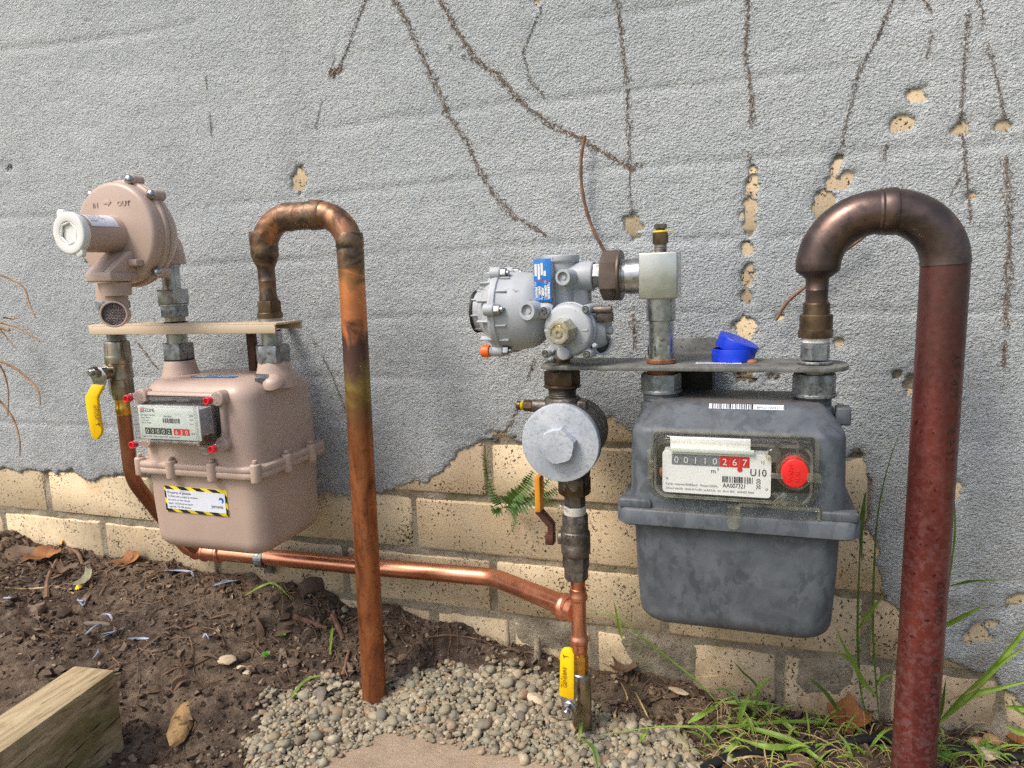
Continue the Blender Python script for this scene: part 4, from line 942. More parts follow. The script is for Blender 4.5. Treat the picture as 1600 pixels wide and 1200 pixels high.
# ---- copper line along the wall to the tee
hl = thing('copper_pipe', 'new horizontal copper pipe fixed low along the brick wall and running to the tee', 'pipe', tuple(P(450, 880, -.028)))
TX = -.185; TYv = -.122; teez = zof(TX, TYv, 957)
pts = [P(302, 853, -.030), P(330, 862, -.028), P(560, 884, -.028), P(770, 902, -.030), V((TX, TYv, teez))]; pts[4] = V((TX-.012, TYv+.006, teez+.002))
q = MB(); q.tube(fillet(pts, [.03, .2, .06], 8), .01235, 28); obj('pipe', q, 'copper', hl)
dd = (pts[1]-pts[2]).normalized()
q = MB(); a = P(322, 861, -.028); q.tube(fillet([pD+V((-.012, .0, .012)), P(296, 854, -.032), P(312, 860, -.029), P(346, 864, -.028)], [.02, .03], 6), .0140, 28)
for x_ in (308, 322, 344): c = P(x_, 858.5 if x_ < 310 else 861.5+(x_-322)*.1, -.028); q.lathe(c, dd, [(-.004, .0141), (-.0022, .0158), (0, .0162), (.0022, .0158), (.004, .0141)], 28)
obj('press_elbow', q, 'copper', hl)
cl = thing('pipe_clip', 'small galvanised saddle clip with a blue plug holding the horizontal copper pipe to the brick', 'clip', tuple(P(412, 875, -.028)))
cc = P(410, 872, -.028); q = MB(); rn = [cc+V((0, math.cos(a)*.0138, math.sin(a)*.0138)) for a in [RAD(40+i*15) for i in range(21)]]
n = len(rn); q.rings([[p+V((-.007, (p.y-cc.y)*k, (p.z-cc.z)*k)) for p in rn] for k in (0,)]+[[p+V((.007, 0, 0)) for p in rn]], False, False)
q2 = MB()
for i in range(n-1):
    a, b = rn[i], rn[i+1]; c = (a+b)/2; d = b-a; q2.box(c, .015, .0012, d.length*1.15, .0003, 1, Matrix.Rotation(math.atan2(-d.y, d.z), 3, 'X'))
q2.box(P(420, 886, -.006), .018, .003, .02, .0005); obj('strap', q2, 'zinc_dull', cl)
q = MB(); q.lathe(P(421, 887, -.008), -Y, [(0, .0062), (.003, .0062), (.0045, .0045), (.0046, .002), (.003, .0015)], 20); obj('plug', q, 'cobble_grey', cl)

# ---- looped copper outlet of the beige meter
gp = thing('copper_riser', 'heat stained looped copper pipe rising from the outlet of the beige meter into the gravel', 'pipe', (-.465, LY, -.17))
zc = P(480, 337, LY).z; RX1 = P(549, 420, LY).x; RXb = P(585, 1095, LY).x
q = MB(); q.tube([(RX1, LY, zof(RX1, LY, 416)), (RXb, LY, -.20)], .0159, 36); obj('pipe', q, 'heat_pipe', gp)
q = MB(); fb = [(362, 43.5), (366, 45.5), (381, 45.5), (384, 44), (387, 45), (401, 44), (405, 40), (409, 37), (418, 28.5), (421, 27.5), (438, 27.5), (439, 28.5), (441, 27.5), (459, 27), (463, 29), (470, 31), (472, 30)]
q.lathe((OX, LY, 0), Z, [(zof(OX, LY, y), rad((OX, LY, .4), w_)) for y, w_ in fb[::-1]], 36); obj('reducer', q, 'braze', gp)
q = MB(); seg_(q, OX, LY, 470, 490, 39, 'h', .2); seg_(q, OX, LY, 488, 497, 41, 'c'); obj('threaded_union', q, 'bronze', gp)
rt_ = .0160; c1 = V((OX, LY, zc)); c2 = V((RX1, LY, zc))
pl = bendarc((OX, LY, zof(OX, LY, 368)), ((OX+RX1)/2-.012, LY, zc), .040); q = MB(); q.tube(pl, .0163, 32); obj('elbow', q, 'elbow_hot', gp)
pr2 = bendarc((RX1, LY, zof(RX1, LY, 370)), ((OX+RX1)/2+.012, LY, zc), .040)[::-1]; q = MB(); q.tube(pr2, .0163, 32); obj('elbow', q, 'elbow_hot', gp)
q = MB(); mx_ = (OX+RX1)/2; q.lathe((mx_, LY, zc), X, [(-.029, .0160), (-.027, .0176), (-.017, .0176), (-.0155, .0168), (.010, .0168), (.0115, .0182), (.021, .0182), (.0225, .0176), (.027, .0176), (.029, .0162)], 36); obj('socket', q, 'braze', gp)
q = MB(); fb = [(364, 41), (366, 44), (385, 44.5), (387, 43), (389, 42), (391, 43.5), (398, 43), (417, 42.5), (419, 42), (420, 39)]
q.lathe((RX1, LY, 0), Z, [(zof(RX1, LY, y), rad((RX1, LY, .4), w_)) for y, w_ in fb[::-1]], 36); obj('socket', q, 'braze', gp)

# ---- grey meter
GLX, GRX, GY = -.0884, .0643, -.122
gm = thing('gas_meter', 'large weathered grey gas meter with red seal button, under the steel plate', 'gas meter', (-.0115, -.122, .03))
cx, cy = -.0112, -.122
fz0, fz1 = P(1150, 833, -.204).z, P(1150, 806, -.204).z
mb = MB(); mb.loft(dome(.0265, 1, .0945, .069, .026, .020)+[(.09, cx, cy, .0965, .071, .022), (fz0+.004, cx, cy, .0985, .073, .022)], 8); obj('lower_case', mb, 'old_meter', gm, ang=50)
mb = MB(); tz = .2605
mb.loft([(fz1-.002, cx, cy, .1035, .0755, .022), (fz1+.006, cx, cy, .1020, .0740, .022), (.20, cx, cy, .1012, .0730, .022), (.2335, cx, cy, .1006, .0722, .022), (.2375, cx, cy, .0995, .0708, .021), (.2405, cx, cy, .0975, .0680, .020), (.2545, cx, cy, .0862, .050, .018), (.2580, cx, cy, .0825, .0465, .018), (tz, cx, cy, .078, .0425, .017)], 8)
for ax in (GLX, GRX):
    r_a = rad((ax, GY, .26), 57); mb.lathe((ax, GY, 0), Z, rp([(.238, r_a*1.16), (.2525, r_a*1.12), (.2535, r_a*1.0), (.2555, r_a*.96), (.2572, r_a*1.0), (.259, r_a*.96), (.2607, r_a*1.0), (.266, r_a*.95)], .0008), 36)
mb.box((GRX+.027, GY-.004, .245), .014, .020, .018, .002)
obj('upper_case', mb, 'old_meter', gm, ang=50)
mb = MB(); mb.loft([(fz0-.0005, cx, cy, .1115, .0800, .016), (fz0+.0015, cx, cy, .1140, .0825, .017), (fz1-.002, cx, cy, .1140, .0825, .017), (fz1, cx, cy, .1120, .0805, .016)], 8)
for sx, sy in ((-1, -1), (1, -1), (-1, 1), (1, 1)):      # raised corner ears
    mb.prism([(cx+sx*.111, cy+sy*.079), (cx+sx*.111, cy+sy*.064), (cx+sx*.080, cy+sy*.073), (cx+sx*.078, cy+sy*.079)][::(1 if sx*sy < 0 else -1)], (0, 0, fz1-.001), X, Y, .010, .0022)
obj('flange', mb, 'old_meter', gm, ang=50)
c = V((-.0015, GY-.050, .2548)); tl_d = V((0, .018, .0151)).normalized(); mb = MB(); o = P(1108, 638, -.166); o.z = .2568; o.y = -.1702
mb.quad(o, X, tl_d, .070, .0062); tlb = obj('top_label', mb, 'label_w', gm, smooth=False)
mb = MB(); mb.barcode(o+V((.003, 0, .0004)), X, tl_d, .040, .0058, 40, 5); mb.text('8M02100321 11', o+V((.045, .0006, .0008)), X, tl_d, .0042); obj('label_print', mb, 'ink', tlb, smooth=False)
# index window
pf = -.1945; bx = (-.0900, .0632, .1715, .2385)
mb = MB(); mb.box(((bx[0]+bx[1])/2, pf+.004, (bx[2]+bx[3])/2), bx[1]-bx[0]-.004, .010, bx[3]-bx[2]-.004, .003, 2); obj('index_recess', mb, 'dark', gm)
def rndrect(b, y, r, n=6):
    o = []; xa, xb, za, zb = b
    for k, (ccx, ccz) in enumerate(((xb-r, zb-r), (xa+r, zb-r), (xa+r, za+r), (xb-r, za+r))):
        for j in range(n+1):
            a = math.pi/2*(k+j/n); o.append(V((ccx+r*math.cos(a), y, ccz+r*math.sin(a))))
    return o
def ins(b, i): return (b[0]+i, b[1]-i, b[2]+i, b[3]-i)
fyw = -.2145
mb = MB(); mb.rings([rndrect(ins(bx, .0010), pf, .0125), rndrect(ins(bx, .0035), fyw+.0035, .0115), rndrect(ins(bx, .0060), fyw, .010)], False, True)
mb.rings([rndrect(ins(bx, .0025), pf, .011), rndrect(ins(bx, .0055), fyw+.0018, .010)], False, True); obj('index_cover', mb, 'clear_old', gm)
mb = MB()
for yy_, i0, i1, th in ((pf-.0012, -.0012, .0022, .0022), (fyw-.0005, .0055, .0078, .0016)):
    a = rndrect(ins(bx, i0), yy_, .0125); b = rndrect(ins(bx, i1), yy_, .0105); a2 = [p+V((0, -th, 0)) for p in a]; b2 = [p+V((0, -th, 0)) for p in b]; mb.rings([a, a2, b2, b], closed=True)
q = P(1150, 800, -.203); mb.prism([(-.0082, .0125), (-.0082, -.0055), (-.0062, -.0095), (-.002, -.0105), (.0022, -.0095), (.0042, -.0055), (.0042, .0125)], (q.x, -.2062, q.z-.0055), X, Z, .0032, .0010); mb.box((q.x-.002, -.2045, q.z+.006), .0124, .006, .003, .0008)
mb.box((.030, -.201, bx[2]-.0022), .072, .005, .0036, .0012); mb.box((.0655, -.201, bx[2]-.008), .0028, .005, .012, .001)
mb.box((bx[0]+.002, -.206, .2045), .006, .010, .012, .002); mb.box((bx[0]-.001, -.200, .2045), .004, .006, .030, .0015)
mb.box((.0445, fyw-.0004, .2290), .0022, .002, .013, .0006); mb.box((.0445, fyw-.0004, .1785), .0022, .002, .014, .0006); mb.box((.0590, fyw-.0004, .2035), .012, .003, .0085, .001); mb.box((.0275, fyw-.0004, .2035), .011, .003, .005, .001)
for a in (RAD(45), RAD(-45)): mb.box((.0300, fyw-.0006, .1815), .0155, .0028, .0042, .001, 2, Matrix.Rotation(a, 3, 'Y'))
mb.lathe((.0235, fyw+.008, .2225), -Y, rp([(0, .0072), (.009, .0068), (.010, .005)], .001), 20)
obj('cover_rim', mb, 'clear_old_edge', gm)
pY = -.2065; d0, d1, e0, e1 = -.0775, .0225, .1790, .2205
mb = MB(); mb.rings([rndrect((d0, d1, e0, e1), pY+.0015, .003, 3), rndrect((d0, d1, e0, e1), pY, .003, 3)], True, True); mb.box((-.033, pY+.001, .2285), .074, .0024, .013, .0006); dial = obj('dial_plate', mb, 'dial_w', gm)
mb = MB(); mb.box((-.031, pY-.002, .2228), .077, .003, .0045, .001); obj('index_hood', mb, 'dial', gm)
mb = MB(); mb.box((-.0280, pY+.009, .2020), .096, .014, .040, .001); obj('index_body', mb, 'reg_grey', gm)
pp = pY-.0004
def rx_(x): return P(x, 700, pY).x
mb = MB()
for i in range(8):
    if i < 5: mb.quad((-.0685+i*.0090, pp, .2075), X, Z, .0087, .0105)
cw = obj('counter_wheels', mb, 'wheel', dial, smooth=False)
mb = MB()
for i in range(5, 8): mb.quad((-.0685+i*.0090, pp, .2075), X, Z, .0087, .0105)
rd_ = P(1156, 732.5, pp); mb.lathe((rd_.x, pp+.0002, rd_.z-.0008), -Y, [(0, .0024), (.0003, .0024)], 20); obj('red_print', mb, 'ink_red', dial, smooth=False)
mb = MB()
for i, c in enumerate('00110267'): mb.text(c, (-.0641+i*.0090, pp-.0004, .2092), X, Z, .0092, 'CENTER')
obj('counter_digits', mb, 'ink_white', dial, smooth=False)
mb = MB(); mb.text('m', (-.0295, pp, .2008), X, Z, .0062, 'CENTER'); mb.text('3', (-.0253, pp, .2036), X, Z, .0036, 'CENTER')
mb.text('U10', (.0036, pp, .2000), X, Z, .0098, sx=.9); mb.text('AA007321', (-.0208, pp, .1872), X, Z, .0061, sx=.80); mb.text('2020', (.0132, pp, .1870), Z, -X, .0052)
mb.barcode((-.0212, pp, .1922), X, Z, .0285, .0062, 40, 9); obj('dial_print', mb, 'ink', dial, smooth=False)
mb = MB(); mb.text('Cyclic volume=0.002m3   Pmax=25kPa', (-.0745, pp, .1868), X, Z, .0031); mb.text('Qmax=10m3/h  Qmin=0.1m3/h  at 0.6 S.G.  tm -10 to 50C   AS/NZS 4944', (-.0745, pp, .1825), X, Z, .0029, sx=.93)
mb.text('1', (.0130, pp, .2125), X, Z, .004); mb.text('J', (.0155, pp, .2125), X, Z, .004); mb.text('n', (-.0745, pp, .1918), X, Z, .005); mb.text('o', (.0175, pp, .1865), X, Z, .005); obj('fine_print', mb, 'ink_grey', dial, smooth=False)
bc = P(1242, 740, -.213); mb = MB(); mb.lathe((bc.x, -.1985, bc.z), -Y, rp([(0, .0165), (.0145, .0160), (.0150, .0140), (.010, .0138)], .001), 36, sq=1.0); obj('seal_cup', mb, 'clear_old_edge', gm)
mb = MB(); mb.lathe((bc.x, -.1985, bc.z), -Y, rp([(0, .012), (.0125, .0122), (.0148, .0118), (.0152, .0105)], .0012), 40, sq=1.16, rot=0); rb = obj('seal_button', mb, 'red', gm)
mb = MB()
for i, tx in enumerate(('WARN', 'SEAL')): mb.text(tx, (bc.x-.002+i*.0060, -.2139, bc.z-.0075), Z, -X, .0054, ext=.0004)
obj('button_lettering', mb, 'red', rb)
mb = MB(); q = P(1022, 736, -.200); mb.box((q.x+.010, -.200, q.z), .009, .008, .009, .002); obj('rusty_screw', mb, 'pin_rust', gm)

# ---- steel plate and what passes through it
pl_ = thing('mounting_plate', 'weathered flat steel plate above the grey meter with a rounded right end', 'bracket', (-.06, -.115, .296))
PT = .2958; PB_ = .2912
mb = MB(); xl = P(841, 575, -.145).x; poly = [(xl+.012, -.1535), (.070, -.1535)]+[(.066+.0305*math.cos(RAD(a)), -.116+.038*math.sin(RAD(a))) for a in range(-80, 81, 16)]+[(.060, -.076), (-.034, -.0735), (-.036, -.003), (-.098, -.003), (-.100, -.076), (xl+.012, -.080), (xl+.002, -.090), (xl, -.116), (xl+.002, -.143)]
mb.prism(poly, (0, 0, PB_), X, Y, PT-PB_, .0009); mb.box((-.067, -.0095, .2975), .062, .004, .030, .001)
obj('plate', mb, 'plate', pl_)
mb = MB(); mb.box((-.058, -.040, .272), .042, .058, .038, .002); obj('wall_box', mb, 'dark', pl_)
mb = MB(); mb.quad((-.052, -.1300, PT+.0005), X, Y, .046, .0125); ps = obj('plate_label', mb, 'label_w', pl_, smooth=False)
mb = MB(); mb.text('VOL. GAS METER', (-.050, -.1235, PT+.0009), X, Y, .0046); mb.text('MOUNTING PLATE', (-.050, -.1285, PT+.0009), X, Y, .0042); obj('label_print', mb, 'ink_grey', ps, smooth=False)
mb = MB(); rv = PZ(1174, 566, PT); mb.lathe((rv.x, rv.y, PT), Z, [(0, .0066), (.001, .0066), (.0028, .0045), (.0034, .002), (.0026, .0008)], 24); obj('rivet', mb, 'pin_rust', pl_)
def zone(X_, parts, label, nm='union_fitting'):
    t = thing(nm, label, 'pipe fitting', (X_, GY, .29)); stack(X_, GY, parts, t); return t
zone(GLX, [('collar', 559.5, 567, 47, 'c', 'pin_rust'), ('nipple', 499, 561, 39.5, 'c', 'zinc'), ('nipple_hex', 538, 556, 41, 'h', 'zinc'), ('thread', 497, 507, 38, 't', 'zinc'), ('union_nut', 583, 611, 61, 'h', 'zinc_dull'), ('nut_rim', 607, 613, 64, 'c', 'zinc_dull'), ('neck', 574, 586, 44, 'c', 'pin_rust')], 'silver nipple and union nut through the plate under the square elbow block')
zone(GRX, [('collar', 563.5, 568.5, 56, 'c', 'zinc_dull'), ('tape', 526, 536, 45, 'c', 'ptfe'), ('nipple_hex', 534, 561, 47, 'h', 'zinc_dull'), ('neck', 574, 588, 44, 'c', 'nickel'), ('union_nut', 583, 616, 70, 'h', 'zinc_dull'), ('nut_rim', 613, 619, 73, 'c', 'zinc_dull')], 'taped hexagon nipple and union nut at the rounded right end of the steel plate')

# ---- dark looped pipe at right
dp = thing('dark_riser', 'thick dark copper gooseneck and maroon riser at the far right of the wall', 'pipe', (.173, GY, -.17))
Xr = .1748; Xrb = P(1427, 1190, GY).x
q = MB(); fb = [(405, 68), (408, 70.5), (421, 70.5), (424, 68), (428, 58), (434, 40), (437, 37), (452, 36), (453, 37.5), (455, 36), (474, 36)]
q.lathe((GRX, GY, 0), Z, [(zof(GRX, GY, y), rad((GRX, GY, .38), w_)) for y, w_ in fb[::-1]], 40); obj('reducer', q, 'dark_bend', dp)
q = MB(); q.lathe((GRX, GY, 0), Z, rp([(zof(GRX, GY, 493), rad((GRX, GY, .33), 43)), (zof(GRX, GY, 474), rad((GRX, GY, .33), 43)), (zof(GRX, GY, 472), rad((GRX, GY, .33), 38))], .0008), 36); seg_(q, GRX, GY, 491, 518, 53, 'c'); seg_(q, GRX, GY, 514, 527, 57, 'h'); obj('threaded_adaptor', q, 'bronze', dp)
r_g = .0238; zt_ = zof((GRX+Xr)/2, GY, 331); Rr = (Xr-GRX)/2; zs_ = zt_-Rr
pa = bendarc((GRX, GY, zof(GRX, GY, 423)), (GRX+Rr, GY, zt_), .0515)
pb = bendarc((Xr, GY, zof(Xr, GY, 414)), (GRX+Rr, GY, zt_), .0515)[::-1]
q = MB(); q.tube(pa, [.0202]+[.0208]*(len(pa)-1), 40); obj('elbow', q, 'dark_bend', dp)
q = MB(); q.tube(pb, [.0212]*(len(pb)-1)+[.0216], 40); obj('elbow', q, 'dark_bend', dp)
q = MB(); q.lathe((GRX+Rr, GY, zt_), X, [(-.004, .0209), (-.002, .0219), (0, .0214), (.001, .0220), (.010, .0224), (.0118, .0221), (.0125, .0212)], 40); obj('socket', q, 'dark_bend', dp)
q = MB(); fb = [(384, 74), (388, 78), (393, 77.5), (398, 78.5), (415, 79), (417, 76)]; q.lathe((Xr, GY, 0), Z, [(zof(Xr, GY, y), rad((Xr, GY, .37), w_)) for y, w_ in fb[::-1]], 40); obj('socket', q, 'dark_bend', dp)
q = MB(); q.tube(dens([V((Xr, GY, zof(Xr, GY, 412))), V((Xrb, GY, -.135)), V((Xrb, GY, -.22))], .05), .0208, 44); rp_ = obj('pipe', q, 'maroon', dp)
q = MB(); R = .02095          # stamped lettering down the pipe, bent to its curve
def oncurve(mb, x, Yc, r, a0):
    for i, p in enumerate(mb.v):
        a = a0+(p[0])/r; zc = p[2]; xx = x+(Xrb-Xr)*(.39-zc)/.53
        mb.v[i] = (xx+r*math.sin(a), Yc-r*math.cos(a), zc)
for tx, z0, sz in (('AS 1432', .31, .013), ('16 E 3', .245, .013), ('GAS PIPE', .085, .011), ('AS 1432 A', .005, .010)):
    q = MB(); q.text(tx, (0, 0, z0), -Z, X, sz); oncurve(q, Xr, GY, R+.0002, .30); obj('stamped_print', q, 'dark_bend', rp_, smooth=False)

# ---- square elbow block with its test point
eb = thing('elbow_block', 'square plated steel elbow block with a small brass test point on top', 'pipe fitting', (GLX, GY, .37))
e0, e1 = P(996, 430, -.145), P(1057, 430, -.145); bw = e1.x-e0.x; ec = V(((e0.x+e1.x)/2+.001, GY, (zof(GLX, -.145, 394)+zof(GLX, -.145, 467))/2)); ez = zof(GLX, -.145, 394)-zof(GLX, -.145, 467)
q = MB(); q.box(ec, bw, .046, ez, .0016, 3); obj('block', q, 'alu_block', eb, ang=60)
q = MB(); seg_(q, GLX, GY, 464, 501, 46, 'c'); obj('spigot', q, 'zinc', eb)
q = MB(); rs = rad((ec.x, GY, ec.z), 57); xl = P(970, 430, GY).x; q.cyl(ec, X, xl-ec.x+.006, -bw/2+.002, rs, 36); q.thread(ec, X, xl-ec.x, -bw/2-.006, rs*1.0, .0024, 32); obj('threaded_spigot', q, 'zinc', eb)
tpx = P(1032, 390, GY).x
tp = MB(); seg_(tp, tpx, GY, 380, 396, 20, 't'); obj('test_thread', tp, 'gunmetal', eb)
tp = MB(); seg_(tp, tpx, GY, 364, 381, 24, 'h'); obj('test_body', tp, 'bronze', eb)
tp = MB(); seg_(tp, tpx, GY, 360.5, 364.5, 23, 'c'); tp.box((tpx+.010, GY, zof(tpx, GY, 362)), .008, .004, .001, .0003); obj('seal_ring', tp, 'yellow_ring', eb)
tp = MB(); seg_(tp, tpx, GY, 356, 361, 15, 'c'); seg_(tp, tpx, GY, 350, 357, 19.5, 'h'); obj('test_cap', tp, 'gunmetal', eb)

# ---- light grey regulator
VX = -.1962
rg = thing('gas_regulator', 'light grey regulator with blue label plate and orange plug above the steel plate', 'regulator', (VX, GY, .30))
rc = P(787, 486, GY); RZ = rc.z; FXx = rc.x; Rk = proj(rc)[2]/FPX; R1 = 67*Rk
q = MB(); oo = V((0, GY, RZ))
q.lathe(oo, X, rp([(FXx-.0245, R1*.40), (FXx-.0225, R1*.52), (FXx-.019, R1*.56), (FXx-.012, R1*.80), (FXx-.004, R1*.90), (FXx-.0035, R1*.96), (FXx-.0002, R1*.96)], .002), 56)
for a in range(0, 360, 30):      # ribs on the dome
    aa = RAD(a+12); c = V((FXx-.010, GY+math.cos(aa)*R1*.86, RZ+math.sin(aa)*R1*.86)); q.box(c, .014, .0022, .006, .0006, 1, Matrix.Rotation(aa-math.pi/2, 3, 'X'))
obj('diaphragm_cover', q, 'reg_grey', rg, ang=30)
q = MB(); q.lathe(oo, X, rp([(FXx+.0002, R1*.97), (FXx+.0042, R1*.97), (FXx+.005, R1*.92), (FXx+.022, R1*.90), (FXx+.038, R1*.84), (FXx+.046, R1*.74), (FXx+.054, R1*.56), (FXx+.062, R1*.40)], .003), 56)
for a in range(0, 360, 24):
    aa = RAD(a+5); c = V((FXx+.011, GY+math.cos(aa)*R1*.90, RZ+math.sin(aa)*R1*.90)); q.box(c, .012, .0022, .006, .0006, 1, Matrix.Rotation(aa-math.pi/2, 3, 'X'))
obj('diaphragm_bowl', q, 'reg_grey', rg, ang=30)
for k in range(6):
    aa = RAD([62, 118, -62, -118, 5, 175][k]); c = V((0, GY-math.cos(aa)*R1*.99, RZ+math.sin(aa)*R1*.99))
    q = MB(); q.lathe(c, X, rp([(FXx-.005, .0068), (FXx+.0055, .0068), (FXx+.0065, .0056)], .001), 20); lg = obj('flange_lug', q, 'reg_grey', rg)
    q2 = MB(); q2.hex(c, X, FXx+.0065, FXx+.0125, .0058, .0008); q2.cyl(c, X, FXx+.0120, FXx+.016, .0030, 12); obj('bolt', q2, 'zinc', lg)
q = MB(); q.lathe(oo, X, [(FXx-.0300, R1*.46), (FXx-.0245, R1*.46), (FXx-.0225, R1*.44)], 40); q.lathe(oo, X, [(FXx-.0300, R1*.46), (FXx-.0305, R1*.30)], 40)
for a in range(0, 360, 45):
    aa = RAD(a+8); q.box((FXx-.027, GY+math.cos(aa)*R1*.47, RZ+math.sin(aa)*R1*.47), .010, .002, .003, .0005, 1, Matrix.Rotation(aa-math.pi/2, 3, 'X'))
obj('end_plug', q, 'reg_grey', rg)
q = MB(); q.lathe(oo, X, [(FXx-.0335, R1*.44), (FXx-.0330, R1*.50), (FXx-.0305, R1*.50), (FXx-.0300, R1*.44)], 40); obj('gasket_ring', q, 'black', rg)
q = MB(); op = P(790, 546, GY); q.cyl((FXx, op.y-.018, op.z), X, -.012, .004, .0052, 16); obj('plug_boss', q, 'reg_grey', rg)
q = MB(); q.lathe((FXx, op.y-.018, op.z), X, rp([(-.0215, .0062), (-.0205, .0072), (-.0125, .0072), (-.0118, .0066)], .001), 12); obj('orange_plug', q, 'orange', rg)
# vertical centre body, top cap
q = MB(); zb_, zc_ = zof(VX, GY, 566), zof(VX, GY, 405); r_b = rad((VX, GY, .36), 46)
q.lathe((VX, GY, 0), Z, rp([(zb_+.004, r_b*.62), (zb_+.008, r_b*.80), (zb_+.024, r_b*.98), (zof(VX, GY, 425), r_b*1.0), (zof(VX, GY, 410), r_b*1.08)], .003), 40)
rt2 = rad((VX, GY, .41), 56); q.lathe((VX, GY, 0), Z, rp([(zof(VX, GY, 411), rt2*.92), (zof(VX, GY, 408), rt2), (zof(VX, GY, 399), rt2), (zof(VX, GY, 398), rt2*.9), (zof(VX, GY, 398)-.003, rt2*.82)], .0012), 44)
# webs tying the bowl to the body
q.lathe((0, GY, RZ), X, rp([(FXx+.030, .030), (FXx+.05, .0235), (VX-.004, .021)], .004), 36)
q.box((VX+.018, GY+.004, RZ+.012), .026, .022, .034, .005, 3)
obj('body', q, 'reg_grey', rg, ang=50)
oz = zof(VX, GY, 433); q = MB(); ro_ = rad((-.17, GY, oz), 46); q.lathe((0, GY, oz), X, rp([(VX, ro_*.95), (P(905, 433, GY).x, ro_*.98), (P(910, 433, GY).x, ro_), (P(927, 433, GY).x, ro_), (P(928.5, 433, GY).x, ro_*.93)], .001), 40); obj('outlet', q, 'reg_grey', rg)
q = MB(); q.hex((0, GY, oz), X, P(927, 433, GY).x, P(944, 433, GY).x, ro_*.90, .0008, rot=.0); obj('outlet_hex', q, 'zinc_dull', rg)
un = thing('union_nut', 'large brown hexagonal union nut between the light grey regulator and the elbow block', 'pipe fitting', (P(960, 433, GY).x, GY, oz))
q = MB(); rn_ = rad((-.13, GY, oz), 73)/math.cos(math.pi/6)*.94; q.hex((0, GY, oz), X, P(942, 433, GY).x, P(968, 433, GY).x, rn_, .0014, rot=.52)
obj('nut', q, 'brown_nut', un)
q = MB(); q.cyl((0, GY, oz), X, P(967, 433, GY).x, P(972, 433, GY).x, rn_*1.0, 40); obj('nut_rim', q, 'brown_nut', un)
# bosses facing out
def boss(mb, px, py, Yf, r, L, d=(0, -1, 0), hole=True):
    c = P(px, py, Yf); d = V(d).normalized(); pr_ = [(-L, r*1.05), (-.003, r), (0, r*.96)]
    if hole: pr_ += [(0, r*.70), (-.004, r*.66), (-.0042, r*.3), (-.003, r*.28)]
    mb.lathe(c, d, pr_, 28); return c
q = MB(); boss(q, 879, 433.5, -.1585, 12.2*Rk*.95, .035, (-.12, -1, 0)); boss(q, 823, 486, -.168, 14.5*Rk*.95, .04, (-.30, -1, 0)); 
c = P(823, 486, -.150); q.lathe(c+V((.004, 0, 0)), X, rp([(0, 14*Rk*.95), (.022, 13*Rk*.95), (.026, .006)], .002), 24)
obj('port_boss', q, 'reg_grey', rg)
# small pilot diaphragm in front
pd = V((-.16, -1, -.05)).normalized(); pc = P(886, 516, -.160); pk = proj(pc)[2]/FPX; r2 = 41*pk
q = MB(); q.lathe(pc, pd, rp([(-.0065, r2*1.0), (-.004, r2*1.0), (-.0005, r2*.96), (.001, r2*.88), (.0028, r2*.60), (.0045, r2*.42)], .0012), 52)
dd_, ua, wa = frame(pd)
q.box(pc+V((.000, -.004, .0)), r2*1.7, .003, .0026, .0006); q.lathe(pc+pd*.001+V((-.003, 0, -r2*.86)), pd, rp([(-.004, .0075), (.004, .0072), (.0045, .006)], .001), 24)
obj('pilot_cover', q, 'reg_grey', rg, ang=30)
q = MB(); q.lathe(pc, pd, rp([(-.034, r2*.70), (-.020, r2*.92), (-.0125, r2*.98), (-.0120, r2*1.05), (-.0085, r2*1.05), (-.008, r2*1.01), (-.0068, r2*1.02)], .001), 52)
for sx_, sy_ in ((850, 486), (915, 484), (852, 553), (917, 554)):
    c = P(sx_, sy_, -.162); q.lathe(c, pd, rp([(-.016, 7.6*pk), (0, 7.4*pk), (.0008, 6.6*pk), (-.001, 5.2*pk)], .0006), 20)
    mid = (c+pc)/2-pd*.009; L = (c-pc).length; an = math.atan2(c.z-pc.z, c.x-pc.x); q.box(c.lerp(pc, .25)-pd*.009, L*.5, .008, .008, .001, 1, Matrix.Rotation(-an, 3, 'Y'))
c = P(938, 520, -.132); q.lathe((pc.x, -.130, RZ-.022), X, rp([(.010, .021), (.030, .021), (.038, .015)], .002), 28); q.box((c.x-.004, -.128, P(935, 500, -.13).z), .030, .022, .018, .003, 2)
obj('pilot_body', q, 'reg_grey', rg, ang=30)
for sx_, sy_ in ((850, 486), (915, 484), (852, 553), (917, 554)):
    c = P(sx_, sy_, -.1625); q = MB(); q.lathe(c, pd, [(-.002, 4.9*pk), (.0016, 4.9*pk), (.0022, 4.2*pk), (.0022, 2.4*pk), (.0002, 2.2*pk)], 20); obj('socket_screw', q, 'screw', rg)
q = MB(); c = P(921, 484, -.15); q.cyl(c, X, 0, .024, .0042, 14, .0006); q.box(c+V((.016, .002, -.008)), .018, .006, .010, .001); obj('pilot_bolt', q, 'gunmetal', rg)
q = MB(); c = P(941, 538, -.140); pv = V((.62, -.78, 0)).normalized(); pr3 = 17.5*pk; q.lathe(c, pv, rp([(-.022, pr3*.72), (-.006, pr3*.80), (-.003, pr3*.98), (.004, pr3), (.0044, pr3*.86), (-.004, pr3*.80)], .0008), 32); obj('vent_port', q, 'reg_grey', rg)
q = MB(); c2_ = c+pv*.0; q.lathe(c, pv, [(-.0038, pr3*.80), (-.003, pr3*.80)], 32); obj('vent_port_bore', q, 'dark', rg)
q = MB(); c = P(952, 516, -.135); q.cyl(c+V((-.014, 0, 0)), X, 0, .018, .0042, 16); q.cyl(P(930, 540, -.158), V((-.2, -1, .2)), -.004, .003, .0026, 12); obj('pilot_fitting', q, 'reg_grey', rg)
